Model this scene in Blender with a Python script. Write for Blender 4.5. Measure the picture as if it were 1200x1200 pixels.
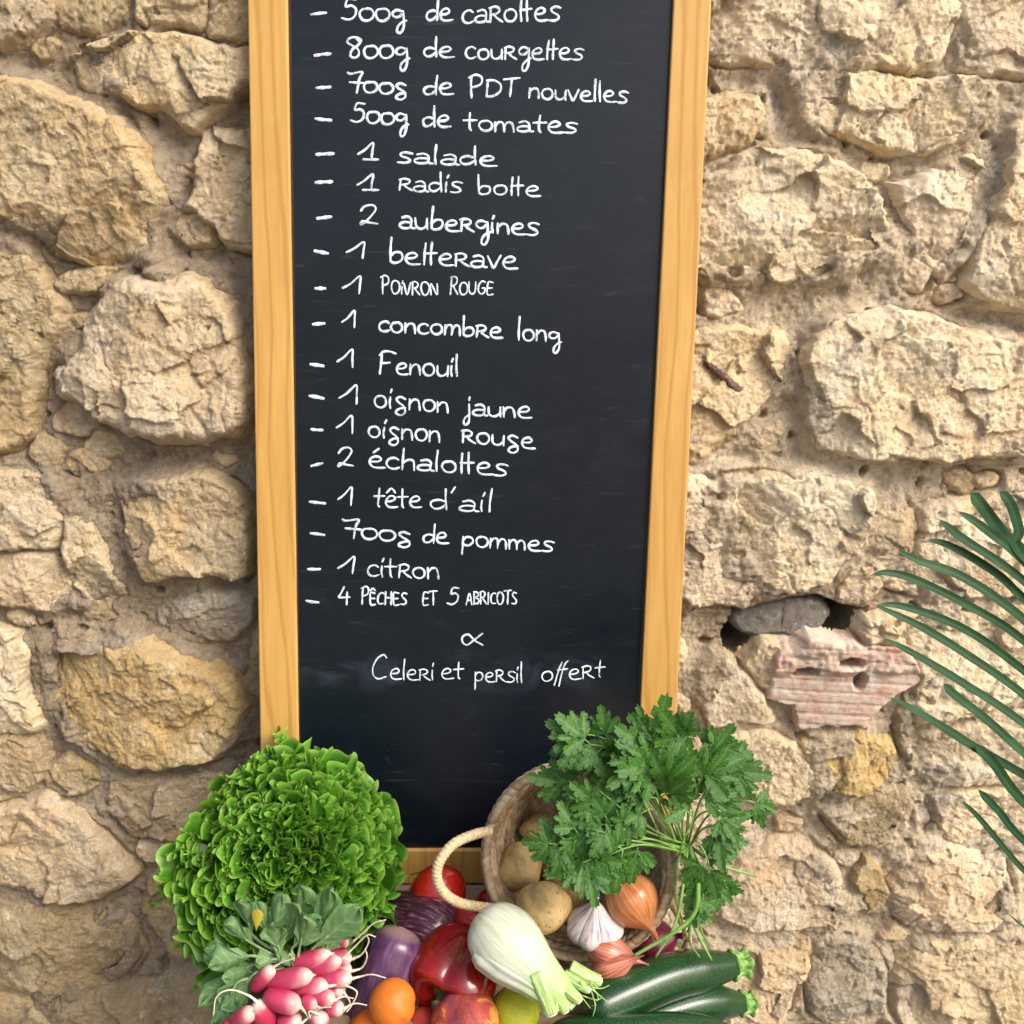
import bpy, math, random
import numpy as np
from mathutils import Vector, Matrix, Quaternion

for o in list(bpy.data.objects): bpy.data.objects.remove(o)
SC = bpy.context.scene
COL = SC.collection
R = math.radians

# ------------------------------------------------------------------ camera
CAM = np.array([0.0, -1.303, 0.789]); PITCH = R(13.0); FPX = 1180.0      # focal length in pixels of a 1200 px square picture
cam = bpy.data.cameras.new('camera'); cam.sensor_width = 36.0; cam.sensor_height = 36.0
cam.lens = 36.0 * FPX / 1200.0; cam.clip_start = 0.02; cam.clip_end = 500
camo = bpy.data.objects.new('camera', cam); COL.objects.link(camo)
camo.location = CAM; camo.rotation_euler = (R(90) - PITCH, 0, 0)
SC.camera = camo

# ------------------------------------------------------------------ daylight
SUN_AZ, SUN_EL = R(52), R(40)          # sun to the right of and behind the camera; azimuth from -Y towards +X
w = bpy.data.worlds.new('World'); SC.world = w; w.use_nodes = True
nt = w.node_tree; nt.nodes.clear()
sky = nt.nodes.new('ShaderNodeTexSky'); sky.sky_type = 'NISHITA'; sky.sun_disc = False
sky.sun_elevation = SUN_EL; sky.sun_rotation = R(180) - SUN_AZ
sky.air_density = 1.0; sky.dust_density = 5.0; sky.ozone_density = 0.6
bg = nt.nodes.new('ShaderNodeBackground'); bg.inputs[1].default_value = 0.15
wo = nt.nodes.new('ShaderNodeOutputWorld')
nt.links.new(sky.outputs[0], bg.inputs[0]); nt.links.new(bg.outputs[0], wo.inputs[0])
sl = bpy.data.lights.new('sun', 'SUN'); sl.energy = 2.15; sl.angle = R(34); sl.color = (1.0, 0.968, 0.925)
so = bpy.data.objects.new('sun', sl); COL.objects.link(so)
sd_ = Vector((math.sin(SUN_AZ) * math.cos(SUN_EL), -math.cos(SUN_AZ) * math.cos(SUN_EL), math.sin(SUN_EL)))
so.rotation_euler = sd_.to_track_quat('Z', 'Y').to_euler(); so.location = sd_ * 5
SC.view_settings.view_transform = 'Standard'; SC.view_settings.look = 'None'
SC.view_settings.exposure = 0.55; SC.view_settings.gamma = 1.0
SC.cycles.max_bounces = 8; SC.cycles.diffuse_bounces = 4; SC.cycles.transparent_max_bounces = 8

# ------------------------------------------------------------------ where a pixel of the photograph lies in the place
def ray(px, py):
    u = (px - 600) / FPX; v = (py - 600) / FPX
    c, s = math.cos(PITCH), math.sin(PITCH)
    return np.array([u, c - v * s, -s - v * c])
def P(px, py, Y=0.0):
    d = ray(px, py); return CAM + d * ((Y - CAM[1]) / d[1])
LEAN = 0.05; BY = -0.105
def PB(px, py, off=0.0):               # on the leaning front plane of the chalkboard (off = depth behind it)
    d = ray(px, py); t = (BY + off + LEAN * CAM[2] - CAM[1]) / (d[1] - LEAN * d[2])
    return CAM + d * t
def mpp(Y, py=1050):                   # metres per pixel at depth Y
    return (P(600, py, Y)[1] - CAM[1]) / ray(600, py)[1] / FPX

# ------------------------------------------------------------------ object helpers
def mesh_np(name, verts, faces, smooth=True):
    me = bpy.data.meshes.new(name)
    v = np.asarray(verts, dtype=np.float32); f = np.asarray(faces, dtype=np.int32)
    k = f.shape[1]
    me.vertices.add(len(v)); me.vertices.foreach_set('co', v.ravel())
    me.loops.add(f.size); me.loops.foreach_set('vertex_index', f.ravel())
    me.polygons.add(len(f)); me.polygons.foreach_set('loop_start', np.arange(0, f.size, k, dtype=np.int32))
    me.polygons.foreach_set('loop_total', np.full(len(f), k, dtype=np.int32))
    me.polygons.foreach_set('use_smooth', np.full(len(f), smooth))
    me.update(calc_edges=True); me.validate()
    return me
def tag(o, label=None, cat=None, group=None, kind=None):
    if label: o['label'] = label
    if cat: o['category'] = cat
    if group: o['group'] = group
    if kind: o['kind'] = kind
    return o
def link(name, me, mat=None, parent=None, color=None, loc=None):
    o = bpy.data.objects.new(name, me); COL.objects.link(o)
    if mat is not None and me is not None and not me.materials: me.materials.append(mat)
    if parent is not None: o.parent = parent
    if color is not None: o.color = (*color[:3], 1)
    if loc is not None: o.location = loc
    return o
def empty(name, loc, label=None, cat=None, group=None, kind=None):
    o = bpy.data.objects.new(name, None); COL.objects.link(o); o.location = loc; o.empty_display_size = 0.05
    return tag(o, label, cat, group, kind)
def attr(me, name, values):
    a = me.attributes.new(name, 'FLOAT', 'POINT'); a.data.foreach_set('value', np.asarray(values, dtype=np.float32).ravel())
def nrm(v):
    v = np.asarray(v, float); return v / (np.linalg.norm(v) + 1e-12)
def grid_faces(nu, nv, wrap_u=False):
    """vertex index = j*nu + i"""
    i = np.arange(nu if wrap_u else nu - 1); j = np.arange(nv - 1)
    I, J = np.meshgrid(i, j); I2 = (I + 1) % nu
    return np.stack([J * nu + I, J * nu + I2, (J + 1) * nu + I2, (J + 1) * nu + I], -1).reshape(-1, 4)
def catmull(pts, n):
    p = np.asarray(pts, float); m = len(p)
    if m == 2:
        t = np.linspace(0, 1, n)[:, None]; return p[0] * (1 - t) + p[1] * t
    q = np.vstack([2 * p[0] - p[1], p, 2 * p[-1] - p[-2]])
    t = np.linspace(0, m - 1, n); k = np.minimum(t.astype(int), m - 2); f = (t - k)[:, None]
    a, b, c, d = q[k], q[k + 1], q[k + 2], q[k + 3]
    return 0.5 * (2 * b + (c - a) * f + (2 * a - 5 * b + 4 * c - d) * f ** 2 + (3 * b - a - 3 * c + d) * f ** 3)
def frames(c):
    t = np.gradient(c, axis=0); t /= np.linalg.norm(t, axis=1)[:, None] + 1e-12
    n = np.zeros_like(t); up = np.array([0, 0, 1.0]) if abs(t[0][2]) < 0.9 else np.array([1.0, 0, 0])
    a = nrm(np.cross(up, t[0]))
    for i in range(len(t)):
        a = nrm(a - t[i] * np.dot(a, t[i])); n[i] = a
    return t, n, np.cross(t, n)
def sweep(pts, radii, seg=16, n=None, fn=None, caps=True):
    """tube along points; fn(s 0..1, angle) scales the radius"""
    n = n or max(8, len(pts) * 6)
    c = catmull(pts, n)
    rr = np.interp(np.linspace(0, 1, n), np.linspace(0, 1, len(radii)), radii) if len(radii) != n else np.asarray(radii)
    t, a, b = frames(c)
    th = np.linspace(0, 2 * math.pi, seg, endpoint=False)
    S, T = np.meshgrid(np.linspace(0, 1, n), th, indexing='ij')
    rad = rr[:, None] * (fn(S, T) if fn else 1.0)
    v = c[:, None, :] + a[:, None, :] * (np.cos(T) * rad)[..., None] + b[:, None, :] * (np.sin(T) * rad)[..., None]
    V = v.reshape(-1, 3); F = grid_faces(seg, n, True)
    if caps:
        V = np.vstack([V, c[0], c[-1]]); i0 = len(V) - 2
        k = np.arange(seg); k2 = (k + 1) % seg
        F = np.vstack([F, np.stack([k2, k, np.full(seg, i0), np.full(seg, i0)], -1), np.stack([k + (n - 1) * seg, k2 + (n - 1) * seg, np.full(seg, i0 + 1), np.full(seg, i0 + 1)], -1)])
    return V, F, S
def quadfix(F):
    """degenerate quads -> list of polygons"""
    return [tuple(f[:3]) if f[2] == f[3] else tuple(f) for f in np.asarray(F).tolist()]
def mesh_q(name, V, F, smooth=True):
    me = bpy.data.meshes.new(name); me.from_pydata([tuple(x) for x in np.asarray(V).tolist()], [], quadfix(F))
    me.polygons.foreach_set('use_smooth', [smooth] * len(me.polygons)); me.update(); return me
class MB:
    """collects pieces into one mesh"""
    def __init__(s): s.V = []; s.F = []; s.A = []; s.n = 0
    def add(s, V, F, a=None):
        V = np.asarray(V, float); s.V.append(V); s.F.append(np.asarray(F) + s.n); s.n += len(V)
        s.A.append(np.zeros(len(V)) if a is None else np.broadcast_to(np.asarray(a, float).ravel(), (len(V),)) if np.size(a) == 1 else np.asarray(a, float).ravel())
    def build(s, name, mat, parent=None, smooth=True, an=None, color=None, loc=None):
        me = mesh_q(name, np.vstack(s.V), np.vstack(s.F), smooth)
        if an: attr(me, an, np.concatenate(s.A))
        return link(name, me, mat, parent, color, loc)
def box_vf(lo, hi, bev=0.0):
    x0, y0, z0 = lo; x1, y1, z1 = hi
    V = [(x0, y0, z0), (x1, y0, z0), (x1, y1, z0), (x0, y1, z0), (x0, y0, z1), (x1, y0, z1), (x1, y1, z1), (x0, y1, z1)]
    F = [(0, 3, 2, 1), (4, 5, 6, 7), (0, 1, 5, 4), (1, 2, 6, 5), (2, 3, 7, 6), (3, 0, 4, 7)]
    return np.array(V, float), np.array(F)
def bevel(o, w=0.002, seg=2):
    m = o.modifiers.new('bevel', 'BEVEL'); m.width = w; m.segments = seg; m.limit_method = 'ANGLE'; return o
def sphere_vf(nu=48, nv=32):
    th = np.linspace(0, 2 * math.pi, nu, endpoint=False); ph = np.linspace(0, math.pi, nv)
    PH, TH = np.meshgrid(ph, th, indexing='ij')
    V = np.stack([np.sin(PH) * np.cos(TH), np.sin(PH) * np.sin(TH), np.cos(PH)], -1).reshape(-1, 3)
    return V, grid_faces(nu, nv, True), PH.ravel(), TH.ravel()
def rot_to(d, roll=0.0):
    """matrix turning +Z to direction d"""
    q = Vector(d).normalized().to_track_quat('Z', 'Y').to_matrix()
    return np.array(q @ Matrix.Rotation(roll, 3, 'Z'))

# ------------------------------------------------------------------ numpy noise
def _h(ix, iy, s):
    n = (ix.astype(np.int64) * 374761393 + iy.astype(np.int64) * 668265263 + s * 2147483647 + 974634777) & 0xffffffff
    n = ((n ^ (n >> 13)) * 1274126177) & 0xffffffff
    n = ((n ^ (n >> 16)) * 2246822519) & 0xffffffff
    return (n ^ (n >> 15)) / 4294967295.0
def gn(x, y, s=0):
    ix = np.floor(x); iy = np.floor(y); fx = x - ix; fy = y - iy
    ux = fx * fx * fx * (fx * (fx * 6 - 15) + 10); uy = fy * fy * fy * (fy * (fy * 6 - 15) + 10)
    def g(dx, dy):
        a = _h(ix + dx, iy + dy, s) * 2 * math.pi
        return np.cos(a) * (fx - dx) + np.sin(a) * (fy - dy)
    return (g(0, 0) * (1 - ux) + g(1, 0) * ux) * (1 - uy) + (g(0, 1) * (1 - ux) + g(1, 1) * ux) * uy
def fbm(x, y, f, o=4, s=0, gain=0.5, ridged=False):
    t = 0; a = 1.0
    for k in range(o):
        v = gn(x * f + 17.3 * k, y * f - 9.1 * k, s + k)
        if ridged: v = 0.5 - np.abs(v) * 1.6
        t = t + a * v; a *= gain; f *= 2.03
    return t
def vplanes(x, y, f, s=0, tilt=1.0):
    """broken-rock facets: every Voronoi cell is a plane with its own tilt and height (unit cell size 1/f)"""
    X = x * f; Y = y * f; ix = np.floor(X); iy = np.floor(Y)
    best = np.full(X.shape, 9.0); out = np.zeros(X.shape)
    for dx in (-1, 0, 1):
        for dy in (-1, 0, 1):
            cx = ix + dx; cy = iy + dy
            px = cx + _h(cx, cy, s); py = cy + _h(cx, cy, s + 11)
            d = (X - px) ** 2 + (Y - py) ** 2
            a = _h(cx, cy, s + 23) * 2 * math.pi
            h = (np.cos(a) * (X - px) + np.sin(a) * (Y - py)) * tilt * (0.4 + _h(cx, cy, s + 41)) + (_h(cx, cy, s + 37) - .5) * 0.5
            m = d < best; best = np.where(m, d, best); out = np.where(m, h, out)
    return out

# ------------------------------------------------------------------ materials
class NT:
    def __init__(s, name):
        s.m = bpy.data.materials.new(name); s.m.use_nodes = True; s.t = s.m.node_tree; s.t.nodes.clear()
        s.b = s.n('ShaderNodeBsdfPrincipled'); s.o = s.n('ShaderNodeOutputMaterial'); s.l(s.b.outputs[0], s.o.inputs[0])
    def n(s, t, **k):
        x = s.t.nodes.new(t)
        for a, v in k.items(): setattr(x, a, v)
        return x
    def l(s, a, b): s.t.links.new(a, b)
    def set(s, **k):
        for a, v in k.items():
            i = s.b.inputs[a.replace('_', ' ')]
            if hasattr(v, 'is_linked') or hasattr(v, 'links'): s.l(v, i)
            else: i.default_value = (*v, 1) if isinstance(v, tuple) and len(v) == 3 and i.type == 'RGBA' else v
        return s
    def pos(s, obj=True, scale=(1, 1, 1)):
        c = s.n('ShaderNodeTexCoord').outputs['Object'] if obj else s.n('ShaderNodeNewGeometry').outputs['Position']
        if scale != (1, 1, 1):
            m = s.n('ShaderNodeMapping'); m.inputs['Scale'].default_value = scale; s.l(c, m.inputs[0]); return m.outputs[0]
        return c
    def noise(s, vec, scale, detail=4, rough=0.55, dist=0.0):
        x = s.n('ShaderNodeTexNoise'); x.inputs['Scale'].default_value = scale; x.inputs['Detail'].default_value = detail
        x.inputs['Roughness'].default_value = rough; x.inputs['Distortion'].default_value = dist; s.l(vec, x.inputs['Vector']); return x.outputs[0]
    def voro(s, vec, scale, feature='F1', out='Distance', detail=0, rough=0.6):
        x = s.n('ShaderNodeTexVoronoi', feature=feature); x.inputs['Detail'].default_value = detail; x.inputs['Roughness'].default_value = rough; x.inputs['Scale'].default_value = scale; s.l(vec, x.inputs['Vector']); return x.outputs[out]
    def wave(s, vec, scale, dist=2, detail=2, d='X'):
        x = s.n('ShaderNodeTexWave', bands_direction=d); x.inputs['Scale'].default_value = scale; x.inputs['Distortion'].default_value = dist
        x.inputs['Detail'].default_value = detail; s.l(vec, x.inputs['Vector']); return x.outputs[1]
    def ramp(s, fac, stops, interp='LINEAR'):
        x = s.n('ShaderNodeValToRGB'); e = x.color_ramp; e.interpolation = interp
        while len(e.elements) > 1: e.elements.remove(e.elements[-1])
        e.elements[0].position = stops[0][0]; c = stops[0][1]; e.elements[0].color = (*c, 1) if isinstance(c, tuple) else (c, c, c, 1)
        for p, c in stops[1:]:
            k = e.elements.new(p); k.color = (*c, 1) if isinstance(c, tuple) else (c, c, c, 1)
        s.l(fac, x.inputs[0]); return x.outputs[0]
    def mix(s, fac, a, b, mode='MIX'):
        x = s.n('ShaderNodeMix', data_type='RGBA', blend_type=mode)
        for v, i in ((fac, x.inputs[0]), (a, x.inputs[6]), (b, x.inputs[7])):
            if hasattr(v, 'links'): s.l(v, i)
            else: i.default_value = v if not isinstance(v, tuple) else (*v, 1)
        return x.outputs[2]
    def math(s, op, a, b=0.0, clamp=False):
        x = s.n('ShaderNodeMath', operation=op); x.use_clamp = clamp
        for v, i in ((a, x.inputs[0]), (b, x.inputs[1])):
            if hasattr(v, 'links'): s.l(v, i)
            else: i.default_value = v
        return x.outputs[0]
    def att(s, name): return s.n('ShaderNodeAttribute', attribute_name=name).outputs['Fac']
    def objcol(s): return s.n('ShaderNodeObjectInfo').outputs['Color']
    def objrand(s): return s.n('ShaderNodeObjectInfo').outputs['Random']
    def bump(s, h, strength=0.3, dist=0.002, prev=None):
        x = s.n('ShaderNodeBump'); x.inputs['Strength'].default_value = strength; x.inputs['Distance'].default_value = dist
        s.l(h, x.inputs['Height'])
        if prev is not None: s.l(prev, x.inputs['Normal'])
        s.l(x.outputs[0], s.b.inputs['Normal']); return x.outputs[0]
    def sep(s, vec):
        x = s.n('ShaderNodeSeparateXYZ'); s.l(vec, x.inputs[0]); return x.outputs
# ================================================================== MATERIALS OF THE WALL
def mat_stone():
    t = NT('limestone'); p = t.pos(False); oc = t.objcol()
    n1 = t.noise(p, 9, 5, 0.6, 0.6); n2 = t.noise(p, 34, 5, 0.65, 0.4); n3 = t.noise(p, 190, 4, 0.7); v = t.voro(p, 55)
    c = t.mix(t.ramp(n1, [(0.36, 0.0), (0.62, 1.0)]), oc, t.mix(1.0, oc, (1.0, 0.92, 0.80), 'MULTIPLY'))
    c = t.mix(t.ramp(n2, [(0.36, 0.55), (0.54, 0.0)]), c, t.mix(1.0, c, (0.76, 0.70, 0.62), 'MULTIPLY'))
    st = t.noise(p, 15, 6, 0.7, 1.2)
    c = t.mix(t.ramp(st, [(0.57, 0.0), (0.70, 0.65)]), c, t.mix(1.0, c, (0.98, 0.76, 0.52), 'MULTIPLY'))
    c = t.mix(t.ramp(t.noise(p, 21, 6, 0.75, 0.5), [(0.57, 0.0), (0.66, 0.7)]), c, t.mix(0.5, t.mix(1.0, c, (1.25, 1.25, 1.25), 'MULTIPLY'), (0.84, 0.76, 0.64)))
    c = t.mix(t.ramp(t.noise(p, 12, 6, 0.72, 0.9), [(0.60, 0.0), (0.68, 0.55)]), c, (0.47, 0.44, 0.43))
    c = t.mix(t.ramp(n3, [(0.30, 0.45), (0.46, 0.0)]), c, t.mix(1.0, c, (0.62, 0.55, 0.48), 'MULTIPLY'))
    c = t.mix(t.ramp(n3, [(0.60, 0.0), (0.75, 0.5)]), c, (0.70, 0.65, 0.55))
    c = t.mix(t.ramp(t.noise(p, 75, 6, 0.8, 0.8), [(0.40, 0.5), (0.49, 0.0)]), c, t.mix(1.0, c, (0.72, 0.66, 0.58), 'MULTIPLY'))
    c = t.mix(t.ramp(t.noise(p, 62, 6, 0.8, 0.9), [(0.52, 0.0), (0.60, 0.5)]), c, t.mix(1.0, c, (1.28, 1.27, 1.25), 'MULTIPLY'))
    c = t.mix(1.0, c, (1.38, 1.37, 1.33), 'MULTIPLY')
    t.set(Base_Color=c, Roughness=0.93); t.b.inputs['Specular IOR Level'].default_value = 0.25
    c2 = t.noise(p, 75, 6, 0.78, 0.8)
    b = t.bump(t.noise(p, 300, 6, 0.85, 0.0), 0.9, 0.005)
    b = t.bump(t.voro(p, 120, 'F1', 'Distance', 4, 0.75), 0.8, 0.0055, b)
    t.bump(t.noise(p, 620, 5, 0.75), 0.8, 0.002, b)
    return t.m
def mat_mortar():
    t = NT('lime_mortar'); p = t.pos(False)
    n1 = t.noise(p, 5, 5, 0.6, 0.5); n2 = t.noise(p, 60, 6, 0.7); v = t.voro(p, 260); n4 = t.noise(p, 14, 5, 0.6)
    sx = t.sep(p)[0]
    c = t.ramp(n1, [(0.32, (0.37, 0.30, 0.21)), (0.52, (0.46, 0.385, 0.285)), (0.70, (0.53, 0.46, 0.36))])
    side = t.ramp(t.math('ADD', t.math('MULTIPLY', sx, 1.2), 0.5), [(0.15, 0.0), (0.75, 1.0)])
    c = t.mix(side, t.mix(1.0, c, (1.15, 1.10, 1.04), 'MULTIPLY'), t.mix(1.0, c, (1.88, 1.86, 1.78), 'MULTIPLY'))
    c = t.mix(t.ramp(n4, [(0.56, 0.0), (0.70, 0.6)]), c, (0.40, 0.38, 0.37))
    c = t.mix(t.ramp(n2, [(0.35, 0.8), (0.55, 0.0)]), c, t.mix(1.0, c, (0.60, 0.54, 0.48), 'MULTIPLY'))
    c = t.mix(t.ramp(v, [(0.10, 0.7), (0.28, 0.0)]), c, (0.58, 0.50, 0.40))
    t.set(Base_Color=c, Roughness=0.96); t.b.inputs['Specular IOR Level'].default_value = 0.15
    b = t.bump(t.noise(p, 130, 8, 0.82, 0.1), 1.0, 0.009)
    b = t.bump(v, 0.5, 0.002, b); t.bump(t.noise(p, 600, 4, 0.7), 0.5, 0.0015, b)
    return t.m
def mat_brick():
    t = NT('fired_clay'); p = t.pos(False)
    c = t.ramp(t.noise(p, 30, 6, 0.7, 0.4), [(0.34, (0.50, 0.27, 0.20)), (0.48, (0.58, 0.42, 0.33)), (0.62, (0.62, 0.52, 0.42))])
    c = t.mix(t.ramp(t.noise(p, 90, 4, 0.7), [(0.52, 0.0), (0.68, 0.8)]), c, (0.62, 0.56, 0.48))
    t.set(Base_Color=c, Roughness=0.92)
    t.bump(t.noise(t.pos(False, (1, 1, 8)), 60, 6, 0.7), 0.6, 0.003)
    return t.m
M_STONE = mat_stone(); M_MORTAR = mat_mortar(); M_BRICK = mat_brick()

# ================================================================== RUBBLE WALL
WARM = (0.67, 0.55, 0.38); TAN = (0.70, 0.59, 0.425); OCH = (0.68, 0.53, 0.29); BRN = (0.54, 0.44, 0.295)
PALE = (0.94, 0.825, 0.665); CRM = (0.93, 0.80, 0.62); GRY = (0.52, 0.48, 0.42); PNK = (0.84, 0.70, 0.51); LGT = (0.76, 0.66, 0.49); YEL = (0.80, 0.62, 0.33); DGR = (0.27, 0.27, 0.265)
# outline in picture pixels, height of the face over the mortar (mm), colour, how rounded its shoulders are (mm)
STONES = [
 ([(80,63),(110,43),(157,38),(187,33),(233,43),(290,53),(330,60),(325,110),(292,103),(253,127),(227,153),(200,140),(180,127),(147,120),(100,110),(77,93)], 34, TAN, 16),
 ([(-40,75),(0,83),(33,90),(77,107),(110,120),(140,130),(157,157),(178,190),(195,230),(175,265),(177,300),(160,311),(110,312),(73,303),(50,297),(30,277),(0,263),(-40,262)], 40, WARM, 26),
 ([(233,157),(267,147),(330,150),(330,300),(300,300),(267,283),(247,263),(213,245),(222,232)], 22, TAN, 14),
 ([(60,330),(80,322),(105,314),(135,315),(122,330),(95,340),(66,338)], 18, TAN, 7),
 ([(78,400),(90,360),(118,332),(150,322),(180,318),(235,322),(265,345),(288,395),(297,455),(291,508),(250,522),(180,526),(130,510),(92,490),(52,470),(45,442),(60,418)], 62, TAN, 34),
 ([(-50,275),(0,277),(38,292),(55,330),(72,355),(64,392),(40,435),(42,485),(28,520),(0,532),(-50,530)], 24, BRN, 22),
 ([(-40,-30),(58,-30),(64,20),(36,40),(0,50),(-40,45)], 22, TAN, 14),
 ([(66,-30),(150,-30),(142,20),(120,33),(84,38),(66,22)], 12, BRN, 12),
 ([(155,-30),(236,-30),(240,30),(196,27),(158,22)], 22, WARM, 10),
 ([(244,-30),(310,-30),(310,44),(246,44)], 22, TAN, 10),
 ([(133,576),(182,562),(228,553),(266,566),(291,588),(293,670),(252,678),(210,675),(172,680),(152,655),(141,625)], 36, WARM, 14),
 ([(-40,556),(0,552),(45,552),(64,575),(66,610),(56,642),(20,640),(-40,645)], 26, TAN, 18),
 ([(-40,652),(10,646),(58,648),(82,682),(85,712),(44,720),(0,712),(-40,712)], 24, WARM, 16),
 ([(70,598),(96,603),(114,640),(132,672),(144,700),(122,707),(98,712),(86,690),(74,645)], 20, LGT, 14),
 ([(182,716),(210,702),(252,692),(300,695),(300,730),(268,748),(238,749),(196,738)], 14, GRY, 12),
 ([(60,745),(105,747),(150,752),(192,758),(225,775),(256,790),(284,815),(284,850),(252,893),(190,905),(130,905),(95,880),(60,850),(38,800),(40,765)], 42, OCH, 26),
 ([(-40,955),(0,948),(50,935),(98,960),(138,1000),(160,1030),(122,1053),(60,1054),(20,1045),(-40,1035)], 26, WARM, 22),
 ([(130,915),(190,912),(262,912),(250,955),(205,985),(150,980),(124,950)], 14, BRN, 16),
 ([(-40,740),(10,735),(34,760),(28,800),(54,852),(20,862),(-40,850)], 14, LGT, 14),
 ([(-40,868),(52,866),(54,900),(24,935),(-40,940)], 14, BRN, 14),
 ([(-40,1062),(20,1055),(110,1062),(150,1080),(168,1120),(140,1155),(60,1172),(-40,1165)], 18, BRN, 20),
 ([(168,1045),(195,1010),(250,1000),(260,1100),(210,1120),(178,1090)], 14, BRN, 16),
 ([(60,1180),(150,1160),(250,1130),(300,1230),(200,1280),(80,1270)], 18, BRN, 18),
 ([(-60,1178),(50,1182),(70,1270),(-60,1300)], 18, BRN, 18),
 ([(838,-30),(966,-30),(962,35),(955,66),(900,71),(820,66),(820,-30)], 24, PALE, 9),
 ([(972,-30),(1122,-30),(1120,40),(1108,66),(1082,80),(1015,76),(968,72)], 26, CRM, 10),
 ([(1128,-30),(1230,-30),(1230,84),(1152,90),(1114,76)], 20, CRM, 14),
 ([(932,92),(990,86),(1050,88),(1152,95),(1156,128),(1130,160),(1100,175),(1045,176),(985,158),(945,142),(940,112)], 20, CRM, 10),
 ([(810,116),(892,112),(902,148),(880,163),(850,180),(810,185)], 16, PNK, 12),
 ([(815,225),(850,195),(890,168),(930,176),(978,182),(1010,200),(1036,235),(1048,270),(1050,310),(1000,318),(930,332),(850,336),(810,320)], 30, PALE, 14),
 ([(1046,215),(1100,200),(1155,182),(1160,240),(1140,300),(1105,330),(1075,295)], 16, CRM, 14),
 ([(1196,135),(1240,130),(1240,375),(1190,366),(1150,352),(1130,330),(1148,272),(1172,225),(1186,175)], 32, CRM, 12),
 ([(800,402),(850,384),(896,386),(936,405),(942,432),(926,456),(884,488),(850,518),(800,545)], 16, PNK, 16),
 ([(945,408),(960,384),(1000,364),(1080,366),(1130,385),(1240,412),(1240,525),(1170,538),(1060,540),(985,537),(960,527),(948,480)], 38, PALE, 14),
 ([(845,560),(900,554),(970,556),(1018,575),(1022,610),(1006,650),(962,688),(900,696),(862,662),(842,620)], 30, PALE, 14),
 ([(798,560),(840,564),(846,608),(798,622)], 14, CRM, 9),
 ([(795,632),(840,616),(866,668),(888,690),(870,712),(820,712),(790,700)], 18, PALE, 12),
 ([(1026,592),(1050,572),(1074,602),(1070,650),(1034,652),(1018,620)], 16, TAN, 8),
 ([(1082,600),(1130,586),(1240,584),(1240,690),(1160,700),(1090,704),(1040,690),(1078,650)], 22, PALE, 14),
 ([(1012,755),(1020,722),(1100,712),(1240,716),(1240,800),(1150,840),(1082,850),(1072,800),(1068,760)], 20, PALE, 16),
 ([(1078,862),(1150,850),(1240,830),(1240,905),(1150,920),(1100,922),(1074,900)], 16, CRM, 12),
 ([(936,872),(990,866),(1048,870),(1060,900),(1040,925),(1005,935),(970,925),(950,905)], 26, YEL, 12),
 ([(838,868),(895,852),(945,886),(962,925),(925,945),(880,935),(846,905)], 22, CRM, 14),
 ([(826,790),(850,775),(880,800),(906,842),(860,852),(826,850)], 20, PALE, 12),
 ([(868,1002),(905,988),(952,990),(985,1025),(1000,1072),(962,1094),(880,1088),(836,1074),(845,1030)], 22, CRM, 18),
 ([(1046,1030),(1060,1004),(1110,990),(1182,1012),(1192,1080),(1124,1096),(1060,1092),(1044,1062)], 24, CRM, 18),
 ([(1004,1032),(1014,1010),(1028,1022),(1041,1048),(1033,1070),(1016,1062)], 24, OCH, 6),
 ([(1080,1108),(1150,1098),(1240,1098),(1240,1240),(1100,1250),(1046,1190),(1058,1130)], 24, PNK, 22),
 ([(806,1104),(880,1100),(950,1096),(942,1150),(905,1210),(800,1230)], 16, PNK, 18),
 ([(954,1112),(1010,1100),(1040,1140),(1034,1185),(990,1210),(948,1190)], 18, GRY, 14),
 ([(960,950),(1010,940),(1062,930),(1070,975),(1030,998),(985,985)], 18, BRN, 12),
 ([(1086,930),(1160,925),(1240,935),(1240,1000),(1180,1002),(1110,982)], 12, CRM, 12),
 ([(1052,860),(1066,800),(1070,850),(1066,905)], 10, GRY, 8),
 ([(985,705),(1000,670),(1026,660),(1034,690),(1010,708)], 18, CRM, 8),
 ([(868,775),(905,752),(925,765),(912,806),(890,800)], 14, CRM, 9),
]
HOLES = [  # dark openings: outline, depth (mm)
 ([(847,742),(862,716),(905,702),(950,694),(985,706),(1012,712),(1010,730),(992,748),(960,750),(900,752),(870,772),(852,768)], 320),
]
BRICK_OUT = [(894,832),(902,800),(908,760),(946,742),(1000,750),(1062,752),(1080,785),(1078,800),(1022,838),(1016,852),(935,852),(928,828)]
BRICK_HOLES = [[(928,787),(942,781),(956,782),(954,788),(930,790)], [(982,775),(992,768),(1008,772),(1008,778),(996,780),(984,778)], [(1001,790),(1008,786),(1014,794),(1008,806),(1001,804)], [(896,822),(906,822),(928,830),(930,845),(912,842),(900,836)]]
LODGED = [(858,735),(868,715),(905,706),(962,698),(972,716),(968,735),(944,748),(905,750),(880,748)]

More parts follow.
